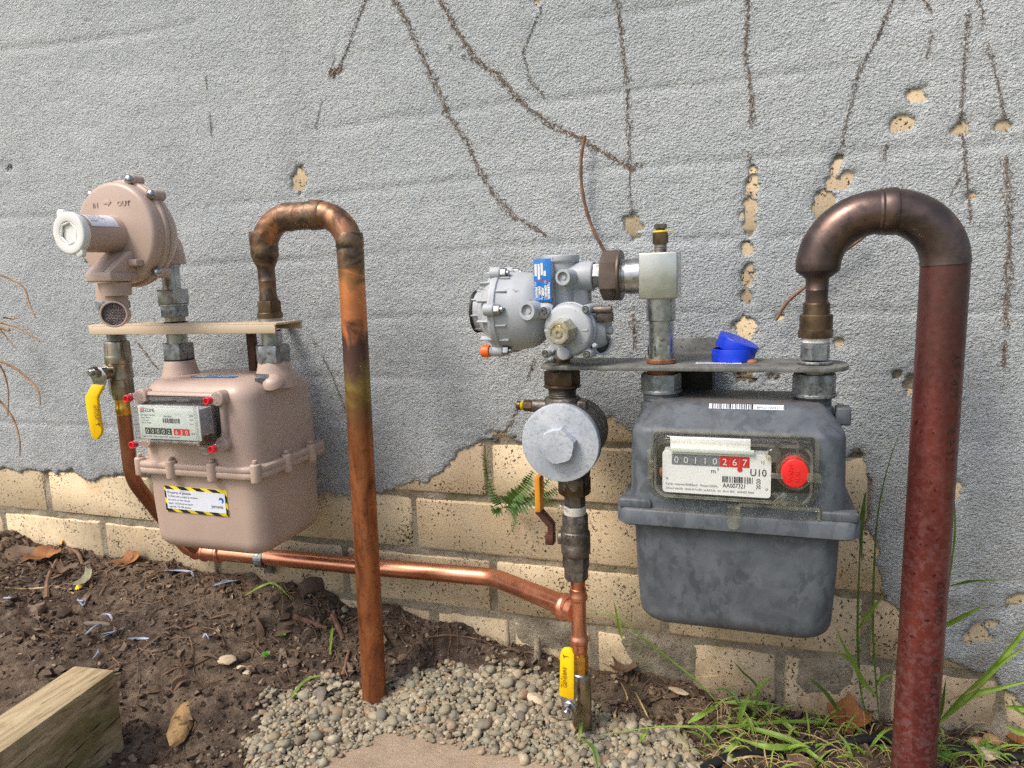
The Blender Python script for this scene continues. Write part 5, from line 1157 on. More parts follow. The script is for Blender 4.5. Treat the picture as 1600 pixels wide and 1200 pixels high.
q = MB(); cb2 = pc+pd*.0042; ra = 20.5*pk; q.lathe(cb2, pd, rp([(0, ra*.98), (.003, ra*1.06), (.009, ra), (.019, ra*.94), (.0205, ra*.86), (.0205, ra*.62), (.0192, ra*.58), (.0192, ra*.36), (.0202, ra*.34), (.0202, ra*.16), (.0190, ra*.12)], .0006), 8, rot=.3); obj('spring_cap', q, 'cap_clear', rg, ang=25)
q = MB(); q.lathe(cb2, pd, rp([(0, ra*.70), (.016, ra*.66), (.0172, ra*.5)], .001), 24); obj('spring_core', q, 'brass', rg)
# blue label plate
l0, l1, l2, l3 = [P(x, y, -.1545) for x, y in ((832, 405), (859.5, 405), (862.5, 471), (835, 472))]
q = MB(); lw, lh = (l1-l0).length, (l0-l3).length; lcx = (l0.x+l2.x)/2; lcz = (l0.z+l2.z)/2; q.box((lcx, -.1535, lcz), lw, .0012, lh, .0004); bl = obj('label_plate', q, 'label_b', rg)
q = MB(); q.box((lcx+.001, -.142, lcz), lw*.8, .022, lh*.92, .003); obj('label_bed', q, 'reg_grey', rg)
q = MB()
def uv(u, v_): return V((lcx+(u-.5)*lw, -.15445, lcz+(v_-.5)*lh))
for u, a, b, w_ in ((.07, .60, .88, .14), (.25, .52, .88, .13), (.42, .62, .90, .13), (.58, .60, .72, .14), (.10, .10, .34, .10), (.26, .16, .36, .12), (.43, .14, .32, .14), (.62, .12, .38, .12), (.78, .06, .42, .14)): q.quad(uv(u, a), X, Z, w_*lw, (b-a)*lh)
for u, tx in ((.10, 'FIORENTINI'), (.27, 'Dival 600'), (.44, 'Bpu 0.5-5'), (.66, 'DN 25  PS 10'), (.86, 'Wds 1.1 kPa')): q.text(tx, uv(u+.06, .05), Z, -X, .0036)
obj('label_print', q, 'ink_white', bl, smooth=False)
q = MB(); q.text('Wa 2.75', uv(.30, .47), X, Z, .0032); q.quad(uv(.08, .50), X, Z, .1*lw, .02*lh); obj('stamp_print', q, 'ink_red', bl, smooth=False)
q = MB(); q.text('PIETRO', P(846, 522, -.1567), Z, -X, .007, ext=.0004); obj('cast_lettering', q, 'reg_grey', rg) if False else None

# ---- filter, valve and tee below the left end of the plate
FXa = -.1985
ft = thing('inlet_union', 'brown brass bush and threaded nipple just under the left end of the steel plate', 'pipe fitting', (FXa, GY, .28))
stack(FXa, GY, [('bush', 556, 573, 27, 'c', 'bronze'), ('bush_nut', 579, 603, 54, 'h', 'bronze'), ('bush_rim', 600, 605, 58, 'c', 'bronze'), ('nipple', 604, 626, 44.5, 't', 'gunmetal')], ft)
fl = thing('gas_filter', 'round gas filter with big zinc disc cover and hexagon boss facing out', 'filter', (FXa, GY, .21))
dY = -.172; dc = P(874.5, 693, dY); dk = proj(dc)[2]/FPX; dR = 62.5*dk
q = MB(); q.lathe((dc.x, 0, dc.z), -Y, rp([(-dY-.0105, dR*.97), (-dY-.0095, dR), (-dY-.0015, dR), (-dY, dR*.985), (-dY+.0003, dR*.6), (-dY, dR*.44)], .0012), 72)
q.hex((dc.x, 0, dc.z-.001), -Y, -dY-.001, -dY+.0125, 29*dk, .0014, rot=.30); obj('disc_cover', q, 'disc', fl, ang=30)
q = MB(); q.lathe((dc.x+.001, 0, dc.z), -Y, rp([(.070, .010), (.076, dR*.62), (.090, dR*.86), (.152, dR*.90), (.1535, dR*.98), (-dY-.0108, dR*.98)], .004), 48)
q.lathe((FXa, GY, 0), Z, rp([(dc.z, .024), (zof(FXa, GY, 640), .0225), (zof(FXa, GY, 621), .0205), (zof(FXa, GY, 619), .018)], .002), 32)
p_ = P(911, 634, -.135); q.box((p_.x, -.135, p_.z-.003), .010, .016, .019, .002); p_ = P(838, 634, -.128); q.cyl((p_.x, -.128, p_.z), X, -.004, .02, .0075, 20)
q.lathe((-.188, GY, 0), Z, rp([(zof(-.19, GY, 762), .0165), (zof(-.19, GY, 735), .020), (dc.z-.02, .022)], .002), 32); obj('body', q, 'gunmetal', fl)
q = MB(); q.cyl((p_.x, -.128, p_.z), X, -.0045, .004, .0044, 16); q.hex((p_.x, -.128, p_.z), X, -.0140, -.0045, .0068, .0008); q.cyl((p_.x, -.128, p_.z), X, -.0230, -.0180, .0054, 16); obj('test_nipple', q, 'bronze', fl)
q = MB(); q.cyl((p_.x, -.128, p_.z), X, -.0180, -.0165, .0058, 16); q.cyl((p_.x, -.128, p_.z), X, -.0160, -.0148, .0058, 16); obj('seal_ring', q, 'yellow_ring', fl)
VXv = -.1868
v1 = thing('ball_valve', 'weathered dark ball valve with orange upright lever above the copper tee', 'valve', (VXv, GY, .09))
stack(VXv, GY, [('union_nut', 744, 771, 49, 'h', 'bronze'), ('nipple', 769, 793, 32, 'h', 'gunmetal'), ('thread_tape', 790, 804, 35, 'c', 'ptfe'), ('end_hex', 866, 887, 40, 'h', 'gunmetal'), ('gland_nut', 886, 904, 36, 'h', 'gunmetal')], v1)
q = MB(); q.cyl(P(884, 796, GY-.014), V((-.6, -.3, .5)), 0, .008, .0013, 8, .0003); obj('loose_tape', q, 'ptfe', v1)
q = MB(); fb = [(802, 37), (804, 40), (828, 41), (830, 45), (834, 46.5), (845, 46.5), (846, 45.5), (848, 46.5), (862, 46), (866, 42), (868, 38)]; q.lathe((VXv, GY, 0), Z, [(zof(VXv, GY, y), rad((VXv, GY, .09), w_)) for y, w_ in fb[::-1]], 32)
zv = zof(VXv, GY, 841); q.cyl((VXv, GY, zv), -X, .008, .020, .0085, 20); q.text('CSBE', (VXv-.010, GY-.0168, zv+.004), X, Z, .008, ext=.0006); obj('body', q, 'gunmetal', v1)
lx = P(862, 840, GY-.004).x
q = MB(); yl_ = GY-.004; A = [(838.5, 782), (847.5, 782), (847.5, 797), (866, 818), (866.5, 848), (858, 848), (857.5, 821), (838.5, 800)]
L_ = px_poly(A, yl_); q.prism(L_, (0, yl_+.006, 0), X, Z, .012, .0006) ; q.box((lx-.0015, yl_, zv-.001), .010, .013, .013, .001); q.hex((lx, yl_, zv), -X, -.002, .006, .0068, .0008); obj('lever', q, 'rusty', v1)
q = MB(); a0, a1 = P(842.8, 742, yl_), P(842.8, 797, yl_); q.box(((a0.x+a1.x)/2, yl_, (a0.z+a1.z)/2), .0068, .0185, a0.z-a1.z, .0016); obj('lever_sleeve', q, 'orange_lever', v1)

te = thing('copper_tee', 'new copper press tee joining the horizontal pipe to the upright beneath the dark valve', 'pipe fitting', (TX, GY, teez))
q = MB(); seg_(q, TX, GY, 900, 922, 23.2, 'c'); obj('stub', q, 'copper', te)
q = MB(); fb = [(918, 23), (919, 25.5), (926, 26), (929, 29), (932, 30), (935, 29), (937, 25), (940, 24), (990, 24), (993, 26), (996, 30), (999, 31), (1002, 30), (1004, 26.5), (1013, 27), (1016, 26), (1018, 23)]
q.lathe((TX, GY, 0), Z, [(zof(TX, GY, y), rad((TX, GY, -.01), w_)*1.0) for y, w_ in fb[::-1]], 32)
bd = (V(pts[3])-V((TX, TYv, teez))).normalized(); q.lathe((TX, GY, teez), bd, [(.004, .0135), (.012, .0135), (.017, .0140), (.020, .0165), (.023, .0168), (.026, .0165), (.028, .0142), (.036, .0142), (.0365, .0125)], 32); obj('tee_body', q, 'copper', te)
bv = thing('ball_valve', 'nickel ball valve standing in the gravel with its yellow lever pointing up', 'valve', (TX, GY, -.15))
BXv = -.1835
stack(BXv, GY, [('press_tail', 1014, 1024, 21, 'c', 'brass'), ('tail_hex', 1022, 1050, 23, 'h', 'brass'), ('end_ring', 1049, 1060, 29.5, 'c', 'zinc'), ('foot_ring', 1132, 1166, 21, 'c', 'zinc_dull')], bv)
q = MB(); fb = [(1058, 29), (1060, 30), (1080, 30), (1083, 31.5), (1086, 30.5), (1088, 31), (1104, 31.5), (1107, 30), (1109, 29.5), (1113, 31), (1131, 31), (1137, 29), (1140, 22)]; q.lathe((BXv, GY, 0), Z, [(zof(BXv, GY, y), rad((BXv, GY, -.12), w_)) for y, w_ in fb[::-1]], 32)
zz_ = zof(BXv, GY, 1096); q.cyl((BXv-.002, GY, zz_), V((-.25, -1, 0)), .006, .026, .0090, 20); obj('body', q, 'nickel', bv)
hb = GY-.032
q = MB(); c = P(888.5, 1108, hb-.006); q.hex(c, V((-.1, -1, 0)), 0, .007, .0078, .0008); q.cyl(c, V((-.1, -1, 0)), .007, .011, .004, 14); q.cyl(c, V((-.1, -1, 0)), -.010, 0, .0085, 20); obj('lever_nut', q, 'screw', bv)
q = MB(); lever(q, [(878, 1120), (878, 1083), (898, 1086), (900, 1096), (898, 1122)], hb-.001, .0025); obj('lever_arm', q, 'screw', bv)
q = MB(); lever(q, [(875.5, 1084), (876.5, 1022), (878, 1015), (882, 1010.5), (890, 1010), (895, 1012.5), (898.5, 1020), (898, 1089), (896, 1090.5)], hb-.005, .0048, .0016); sl3 = obj('lever_sleeve', q, 'yellow', bv)
q = MB(); a = P(885.5, 1075, hb-.0105); q.text('GENEBRE', a, Z, -X, .0062); q.text('PN 5  G 1', a+V((-.005, 0, 0)), Z, -X, .0036); q.text('T', P(889, 1030, hb-.0105), -X*.2+Z, -X, .009); obj('lever_print', q, 'ink_brown', sl3, smooth=False)

# ---- blue caps lying on the plate
def capmesh(mb, c, d, r, h):
    mb.lathe(c, d, rp([(0, r*.96), (.0008, r), (h, r), (h, r*.90), (.0025, r*.88)], .0008), 48)
bcx = PZ(1144, 566, PT); r_c = rad(bcx, 67)
q = MB(); capmesh(q, (bcx.x, bcx.y+.012, PT+.0003), Z, r_c, .0135); solo('thread_protector', q, 'blue', 'blue plastic cap lying flat on the steel plate, lower of the two', 'cap', 'blue plastic caps', loc=(bcx.x, bcx.y+.012, PT))
c2 = P(1151, 541, bcx.y+.016); q = MB(); td = V((-.40, .06, -.90)).normalized(); capmesh(q, c2-td*.008, td, r_c, .0140); solo('thread_protector', q, 'blue', 'blue plastic cap tilted on top of the other cap', 'cap', 'blue plastic caps', loc=tuple(c2))

# ------------------------------------------------------------------ small natural things
def strip(mb, pts, w_, up=None, taper=True, fold=.25, n0=.3):
    """a leaf blade: two halves folded along the midrib"""
    pts = [V(p) for p in pts]; n = len(pts); k = len(mb.v)
    for i, p in enumerate(pts):
        t = (pts[min(i+1, n-1)]-pts[max(i-1, 0)]).normalized(); s_ = t.cross(up or V((0, -1, .35))).normalized(); nn = s_.cross(t)
        f_ = i/(n-1); ww = w_*((min(1, n0+f_*2.4) if f_ < .35 else 1)*(1-((f_-.35)/.65)**1.7 if f_ > .35 else 1)+.03) if taper else w_
        mb.v += [tuple(p-s_*ww/2+nn*ww*fold), tuple(p), tuple(p+s_*ww/2+nn*ww*fold)]
    for i in range(n-1):
        a = k+i*3; mb.f += [(a, a+1, a+4, a+3), (a+1, a+2, a+5, a+4)]
def bez(pts, n=14):
    """smooth curve through points"""
    P_ = [V(p) for p in pts]; P_ = [P_[0]*2-P_[1]]+P_+[P_[-1]*2-P_[-2]]; out = []
    for i in range(1, len(P_)-2):
        for j in range(n):
            t = j/n; a, b, c, d = P_[i-1:i+3]; out.append(.5*((2*b)+(c-a)*t+(2*a-5*b+4*c-d)*t*t+(3*b-a-3*c+d)*t*t*t))
    return out+[P_[-2]]
def blade(par, px, Y0, Y1, w_, mat, name='blade', fold=.25):
    n = len(px); pts = [P(x, y, Y0+(Y1-Y0)*i/max(1, n-1)) for i, (x, y) in enumerate(px)]
    q = MB(); strip(q, bez(pts, 5), w_, None, True, fold); return obj(name, q, mat, par)
G = 'grass clumps in front of the brick footing'
t = thing('grass_clump', 'bright green grass clump with long arching blades to the right of the maroon pipe', 'grass', tuple(P(1466, 1130, -.035)), G)
for px, w_, m_ in (([(1466, 1130), (1500, 1095), (1545, 1052), (1600, 985), (1640, 925)], .0075, 'grass'), ([(1466, 1132), (1505, 1092), (1560, 1040), (1612, 1003)], .006, 'grass'), ([(1470, 1128), (1515, 1088), (1560, 1075), (1625, 1060)], .0065, 'grass'), ([(1466, 1128), (1472, 1100), (1478, 1060)], .004, 'grass_dk'),
                ([(1462, 985), (1500, 965), (1542, 944)], .0055, 'grass'), ([(1470, 1100), (1520, 1078), (1542, 1058)], .0022, 'straw'), ([(1570, 1104), (1600, 1106), (1640, 1100)], .006, 'grass'), ([(1572, 1135), (1600, 1146), (1640, 1160)], .006, 'grass'), ([(1580, 1092), (1590, 1110), (1612, 1125)], .003, 'grass_dk'), ([(1486, 915), (1520, 908), (1585, 906)], .0028, 'grass_dk')): blade(t, px, -.035, -.06, w_, m_)
t = thing('grass_clump', 'thin upright grass stems between the grey meter and the maroon pipe', 'grass', tuple(P(1352, 1140, -.03)), G)
for px, w_, m_ in (([(1376, 1148), (1369, 1070), (1364, 980), (1366, 880), (1372, 800), (1390, 720), (1420, 640)], .0024, 'grass_dk'), ([(1358, 1130), (1345, 1080), (1340, 1000), (1341, 930), (1344, 850), (1346, 790)], .0028, 'grass_dk'), ([(1342, 982), (1360, 955), (1383, 928)], .0052, 'grass'), ([(1372, 1090), (1350, 1068), (1338, 1045), (1320, 1012), (1306, 980)], .0058, 'grass'),
                ([(1340, 1040), (1322, 1026), (1300, 1020)], .0035, 'grass'), ([(1368, 1072), (1382, 1056), (1402, 1054)], .0045, 'grass'), ([(1312, 1114), (1290, 1082), (1260, 1056)], .005, 'grass_dk'), ([(1352, 770), (1345, 830), (1347, 880)], .005, 'grass_dk'), ([(1490, 760), (1492, 830), (1484, 900), (1478, 960)], .0022, 'grass_dk')): blade(t, px, -.03, -.045, w_, m_)
t = thing('grass_clump', 'tangled green grass and straw lying on the soil left of the maroon pipe', 'grass', tuple(on_ground(1240, 1150)), G)
r5 = random.Random(12)
for px, w_, m_ in (([(1350, 1142), (1290, 1130), (1220, 1128), (1130, 1136), (1030, 1136), (930, 1150)], .0042, 'grass'), ([(905, 1158), (908, 1130), (903, 1118)], .004, 'grass'), ([(1165, 1120), (1140, 1080), (1105, 1078)], .0045, 'grass_dk'), ([(1075, 1130), (1100, 1115), (1122, 1100)], .0065, 'grass'), ([(1118, 1096), (1090, 1065), (1020, 1010), (960, 962), (920, 956)], .0028, 'grass'),
                ([(972, 998), (966, 970), (959, 938)], .0045, 'grass'), ([(1150, 1136), (1160, 1110), (1172, 1080)], .0065, 'grass'), ([(1130, 1098), (1175, 1098), (1220, 1102)], .0065, 'grass'), ([(1250, 1150), (1225, 1130), (1200, 1115)], .006, 'grass'), ([(1260, 1165), (1200, 1168), (1150, 1152)], .007, 'grass'), ([(1130, 1178), (1148, 1165), (1152, 1155)], .006, 'grass'), ([(1240, 1155), (1268, 1178), (1300, 1200)], .005, 'grass'),
                ([(1270, 1172), (1230, 1155), (1180, 1140), (1140, 1135)], .007, 'grass'), ([(1170, 1140), (1185, 1080), (1160, 1050), (1145, 1032)], .0035, 'grass_dk'), ([(1176, 1088), (1190, 1070), (1206, 1058)], .006, 'grass'), ([(1000, 1160), (1006, 1148), (1012, 1140)], .005, 'grass'), ([(1105, 1150), (1115, 1135), (1120, 1120)], .005, 'grass_dk'), ([(935, 1200), (928, 1170), (905, 1150)], .005, 'grass_dk'), ([(1200, 1200), (1195, 1165), (1215, 1125)], .0016, 'straw'),
                ([(1330, 1180), (1270, 1150), (1215, 1140)], .0018, 'straw'), ([(1135, 1192), (1175, 1182), (1215, 1188)], .0024, 'straw'), ([(970, 1066), (980, 1090), (975, 1100)], .002, 'straw'), ([(992, 1080), (1008, 1112), (1016, 1128)], .002, 'straw'), ([(968, 1128), (960, 1118), (965, 1104)], .003, 'straw'), ([(1088, 1058), (1140, 1056), (1170, 1060)], .003, 'straw')):
    n = len(px); pts_ = []
    for i, (x, y) in enumerate(px):
        p = px_ground(x, y); p = CAMP+(p-CAMP)*(.985-.02*math.sin(math.pi*i/max(1, n-1))); pts_.append(p if p.y < -.012 else P(x, y, -.02))
    q = MB(); strip(q, bez(pts_, 5), w_, V((0, -.6, 1)), True, .2); obj('blade', q, m_, t)
# fine stuff grass near the foot of the wall at right
mb = MB()
for i in range(420):
    x, y = r5.uniform(1090, 1640), r5.uniform(1096, 1210); p = px_ground(x, y)
    if p.y > -.008: continue
    p.z = gz(p.x, p.y)-.002; a = r5.uniform(0, 6.28); L = r5.uniform(.012, .045); hgt = r5.uniform(.1, .7)*L
    e = p+V((math.cos(a)*L, math.sin(a)*L*.7-.006, hgt)); mdl = (p+e)/2+V((0, 0, hgt*.4+.003)); e.y = min(e.y, -.012); mdl.y = min(mdl.y, -.012)
    strip(mb, bez([p, mdl, e], 4), r5.uniform(.0005, .0014), V((0, -.6, 1)))
obj('dry_grass', mb, 'straw', None, 'stuff')
mb = MB()
for i in range(260):
    x, y = r5.uniform(1100, 1640), r5.uniform(1098, 1210); p = px_ground(x, y)
    if p.y > -.008: continue
    p.z = gz(p.x, p.y)-.002; a = r5.uniform(0, 6.28); L = r5.uniform(.012, .04); e = p+V((math.cos(a)*L, math.sin(a)*L*.6-.005, L*r5.uniform(.3, 1))); e.y = min(e.y, -.012); m2 = (p+e)/2+V((0, 0, .006)); m2.y = min(m2.y, -.012)
    strip(mb, bez([p, m2, e], 4), r5.uniform(.0014, .0038), V((0, -.6, 1)))
obj('short_grass', mb, 'grass', None, 'stuff')
# roots and fibres in the soil
mb = MB()
for i in range(620):
    x = r5.uniform(-1.25, .35); y = -abs(r5.gauss(0, .16))-.004
    if y < -.5 or float(gravel_in(x, y)) > .5 and r5.random() < .93: continue
    L = r5.uniform(.012, .07); a = r5.uniform(0, 6.28); pts_ = []
    for k in range(5):
        a += r5.gauss(0, .3); q = V((x, y, 0)); q.z = gz(x, min(y, -.002))+.0012+r5.uniform(0, .0035); pts_.append(q); x += math.cos(a)*L/5; y = min(y+math.sin(a)*L/5, -.004)
    mb.tube(bez(pts_, 3), r5.uniform(.00025, .0007), 4, False)
obj('root_fibres', mb, 'root', None, 'stuff')
mb = MB()
for i in range(900):
    x = r5.uniform(-1.3, .40); y = -abs(r5.gauss(0, .055 if x < -.8 or x > -.1 else .12))-.008
    if y < -.4 or float(gravel_in(x, y)) > .5 or (x > -.8 and r5.random() < .45): continue
    a = r5.uniform(0, 6.28); L = r5.uniform(.006, .03); p = V((x, y, gz(x, y)+.001)); e = p+V((math.cos(a)*L, math.sin(a)*L, 0)); e.y = min(e.y, -.005); e.z = gz(e.x, e.y)+r5.uniform(.001, .007)
    mid = (p+e)/2+V((r5.gauss(0, .12)*L, r5.gauss(0, .12)*L, r5.uniform(0, .15)*L)); mid.y = min(mid.y, -.005)
    if r5.random() < .6: mb.tube([p, mid, e], r5.uniform(.0004, .0013), 4, False)
    else: strip(mb, bez([p, mid, e], 3), L*r5.uniform(.15, .4), V((r5.uniform(-.5, .5), -.4, 1)), True, r5.uniform(-.3, .4), .4)
obj('leaf_litter', mb, 'dead_dk', None, 'stuff')
def ground_curve(px, lift, sag=0.):
    return [on_ground(x, y, lift) for x, y in px]
TW = 'twigs and thick roots lying on the soil'
for px, r0, mt, lab in (([(0, 800), (40, 790), (66, 800), (70, 815), (52, 838), (20, 832)], .0024, 'twig', 'dark curling twig in front of the lowest bricks at far left'), ([(72, 930), (75, 905), (85, 890), (90, 880)], .0040, 'root', 'thick pale root standing beside the leaf litter at left'), ([(8, 922), (40, 915), (90, 916), (116, 925)], .0022, 'straw', 'straw coloured stalk lying across the leaf litter at left'),
                       ([(105, 860), (122, 872), (130, 885), (140, 905)], .0034, 'root', 'arched root at the edge of the leaf litter'), ([(290, 985), (330, 975), (370, 966)], .0020, 'root', 'straight dead stalk on the soil right of the blue shavings'), ([(240, 1075), (270, 1048), (300, 1038), (335, 1032)], .0016, 'root', 'thin branching root below the pale stone chip'), ([(460, 965), (490, 972), (512, 985)], .0042, 'twig', 'flat brown bark strip left of the heat stained riser'),
                       ([(520, 965), (532, 990), (536, 1000)], .0044, 'twig', 'short brown bark chunk near the heat stained riser'), ([(536, 1065), (540, 1045), (545, 1020)], .0032, 'twig', 'upright dark stick close to the base of the heat stained riser'), ([(0, 860), (25, 830), (22, 822)], .002, 'twig', 'short dark twig at the left edge of the photo'), ([(665, 1000), (700, 996), (745, 1006), (770, 1012)], .0014, 'root', 'thin pale root on the dark bank below the horizontal pipe')):
    q = MB(); pp_ = bez(ground_curve(px, r0*.8), 5); q.tube(pp_, [r0*(1-.35*i/len(pp_))*(1+.12*math.sin(i*2.1)) for i in range(len(pp_))], 7); solo('twig' if mt != 'root' else 'root', q, mt, lab, 'twig' if mt != 'root' else 'root', TW, loc=tuple(pp_[0]))
for px, Yv, r0, lab in (([(914, 212), (908, 250), (910, 300), (924, 352), (946, 396)], -.016, .0021, 'bare brown twig clinging to the grey wall above the union nut'), ([(1212, 500), (1232, 470), (1262, 445), (1300, 408), (1352, 368)], -.016, .0019, 'thin brown twig on the wall passing behind the dark gooseneck')):
    q = MB(); pp_ = bez([P(x, y, Yv) for x, y in px], 6); q.tube(pp_, [r0*(1+.12*math.sin(i*1.7)) for i in range(len(pp_))], 8); solo('twig', q, 'twig', lab, 'twig', 'twigs on the wall', loc=tuple(pp_[0]))
t = thing('dry_vine', 'dead vine with thin drooping stems at the left edge of the wall', 'vine', tuple(P(-20, 560, -.05)))
for px, r0 in (([(-30, 425), (0, 430), (35, 447), (47, 478), (55, 496)], .0014), ([(-30, 500), (0, 504), (30, 513), (62, 533)], .0016), ([(-30, 560), (0, 564), (30, 580), (58, 608), (63, 632)], .0019), ([(-10, 560), (5, 580), (13, 612), (12, 650)], .0013), ([(-20, 610), (0, 627), (20, 653), (30, 685), (31, 712)], .0017), ([(-20, 500), (0, 515), (26, 546)], .0012), ([(5, 496), (20, 498), (30, 497)], .001), ([(-30, 520), (-5, 512), (15, 516)], .003)):
    q = MB(); pp_ = bez([P(x, y, -.05+.012*math.sin(i)) for i, (x, y) in enumerate(px)], 6); q.tube(pp_, [1.3*r0*(1-.5*i/len(pp_)) for i in range(len(pp_))], 7); obj('stem', q, 'vine_dry', t)
# fern growing from the joint
t = thing('fern', 'small green fern growing from the mortar joint left of the zinc disc', 'fern', tuple(P(785, 790, -.005)))
for px, L_, seed_ in (([(786, 792), (772, 775), (762, 745), (756, 712)], .010, 1), ([(788, 790), (806, 775), (822, 758), (832, 738)], .016, 2), ([(788, 792), (815, 788), (840, 772), (858, 748)], .015, 3), ([(787, 792), (800, 796), (806, 812), (800, 830)], .006, 4), ([(830, 778), (852, 776), (870, 764)], .012, 5), ([(786, 792), (776, 800), (768, 790)], .008, 6)):
    q = MB(); st_p = bez([P(x, y, -.012-.012*i) for i, (x, y) in enumerate(px)], 6); q.tube(st_p, .0006, 5, False); n = len(st_p); r6 = random.Random(seed_)
    for i in range(2, n, 1):
        tg = (st_p[min(i+1, n-1)]-st_p[i-1]).normalized(); sd_ = tg.cross(V((0, -1, 0))).normalized(); ln = L_*(1-.75*(i/n)**1.5)*r6.uniform(.8, 1.15)
        for sg in (-1, 1):
            e = st_p[i]+(sd_*sg*.95+tg*.35)*ln+V((0, -r6.uniform(0, .5)*ln, -.15*ln)); strip(q, [st_p[i], st_p[i].lerp(e, .5)+V((0, -.001, .0006)), e], ln*.34, V((0, -1, .2)), True, .15, .6)
    obj('frond', q, 'fern', t)
# leaves
def leaf(pxs, name_mat, lab, size, seed, curl=.5, lift=.004, onY=None, lobes=5, rot=0.):
    r7 = random.Random(seed); x, y = pxs; c = P(x, y, onY) if onY is not None else on_ground(x, y, lift); q = MB(); n = 22; R = []
    ctr = [0, 0]; rings_ = []
    for k in range(4):
        f_ = (k+.001)/3; ring = []
        for j in range(n):
            a = 2*math.pi*j/n; rad_l = size*f_*(1+.28*math.cos(a*lobes)*f_+r7.uniform(-.06, .06)*f_)*(1.0 if abs(math.sin(a/2)) > .15 else .8)
            px_, py_2 = rad_l*math.cos(a)*1.25, rad_l*math.sin(a); h_ = curl*(abs(py_2)*.9+px_*px_/size*.7)+r7.uniform(-.09, .09)*size*f_+.04*size*math.cos(a*10)
            ring.append(V((px_, py_2, h_)))
        rings_.append(ring)
    tilt = Matrix.Rotation(r7.uniform(-.3, .3)+(1.1 if onY is not None else .35), 3, 'X') @ Matrix.Rotation(rot, 3, 'Z')
    rings_ = [[c+tilt @ p for p in ring] for ring in rings_]; q.rings(rings_, True, False)
    tip = rings_[0][0]; d_ = tilt @ V((-1, 0, .15)); q.tube([tip, tip+d_*size*1.1, tip+d_*size*1.9+V((0, 0, size*.15))], size*.04, 5)
    return solo('dead_leaf', q, name_mat, lab, 'leaf', 'dead leaves on the ground', loc=tuple(c), ang=60)
leaf((205, 880), 'dead', 'tan maple-like dead leaf below the bricks, left of the beige meter', .017, 1, .5, .006, rot=1.2)
leaf((72, 878), 'dead', 'torn brown dead leaf in the litter heap at far left', .022, 2, .4, .006, rot=.4, lobes=3)
leaf((40, 868), 'dead_dk', 'dull brown dead leaf at the left edge under the twig', .022, 3, .3, .006, lobes=2)
leaf((100, 905), 'dead_dk', 'small folded dead leaf beside the thick root', .012, 4, .8, .005)
leaf((138, 912), 'dead_grey', 'olive withered leaf beside the yellow plastic tag', .012, 5, .7, .005, rot=1.5, lobes=2)
leaf((1000, 1040), 'dead', 'crinkled orange-brown leaf resting against the brick near the bottom valve', .015, 6, .8, .012, rot=1.9, lobes=4)
leaf((975, 1054), 'dead_dk', 'dark brown curled leaf beside the crinkled orange one', .015, 7, .7, .006, lobes=3)
leaf((1322, 1138), 'dead', 'large crumpled brown leaf left of the maroon pipe', .020, 8, .9, .012, rot=1.4, lobes=4)
leaf((1348, 1120), 'dead_dk', 'rust coloured leaf tucked behind the large crumpled one', .018, 9, .7, .008, rot=.6, lobes=3)
leaf((1588, 1172), 'dead', 'cinnamon dead leaf at the right edge of the photo', .013, 10, .8, .006, rot=1.0, lobes=2)
leaf((1250, 1195), 'dead_dk', 'small brown leaf at the bottom edge under the grass', .014, 13, .6, .006, lobes=3)
q = MB(); pp_ = [on_ground(1068, 1138, .012), on_ground(1062, 1158, .008), on_ground(1076, 1176, .006), on_ground(1076, 1196, .008)]; strip(q, bez(pp_, 5), .0115, V((-.5, -.7, .5)), True, .45, .5); solo('dead_leaf', q, 'dead_grey', 'long grey-green withered leaf curled on the gravel', 'leaf', 'dead leaves on the ground', loc=tuple(pp_[1]))
# stones and scraps
def stone(px, r0, mt, lab, name='stone', sx=1., sy=1., szz=.6, seed=1, rz=0., sub=2, lump=.10, lift=.3, cat='stone', grp='odd stones and chips on the soil and gravel'):
    c = on_ground(*px, r0*lift); q = MB(); lumps(q, np.array([(0, 0, 0)]), [r0], sub, lump, (szz, szz+.01), seed); me = q.mesh(name, mt, ang=40); o = bpy.data.objects.new(name, me); COL.objects.link(o); o.location = c; o.scale = (sx, sy, 1); o.rotation_euler = (.1, .05, rz)
    o['label'] = lab; o['category'] = cat; o['group'] = grp; return o
stone((838, 1096), .0125, 'chip', 'largest pale angular stone, in the gravel left of the bottom valve', seed=3, szz=.55, rz=.3); stone((500, 1092), .017, 'cobble_grey', 'flat brownish slate lying where soil meets gravel left of the riser', seed=4, szz=.25, sx=1.2, sy=.8, rz=-.8)
stone((356, 1038), .0135, 'chip', 'white stone chip on bare soil below the beige meter', seed=5, szz=.3, sx=1.1, rz=.4); stone((382, 1050), .008, 'chip', 'thin white splinter right of the stone chip', seed=6, szz=.25, sx=1.7, sy=.6, rz=-.25)
stone((286, 1140), .024, 'sandstone', 'tall ochre sandstone shard right of the timber sleeper', seed=7, szz=.35, sx=.55, sy=1.9, rz=.62, lump=.16); stone((153, 985), .010, 'cobble_grey', 'pale flat stone just above the timber sleeper', seed=8, szz=.35, sx=1.5, rz=.2)
stone((682, 1100), .0062, 'shell', 'pinkish pebble in the middle of the gravel', seed=9, szz=.6); stone((1060, 1085), .012, 'chip', 'grey broken mortar flake against the brick footing', seed=10, szz=.2, sx=1.2, sy=.6)
stone((746, 1186), .0055, 'shell', 'single orange-brown pebble on the concrete slab', seed=11, szz=.7); stone((612, 1118), .0075, 'shell', 'smooth pinkish pebble touching the base of the heat stained riser', seed=14, szz=.45, sx=1.3)
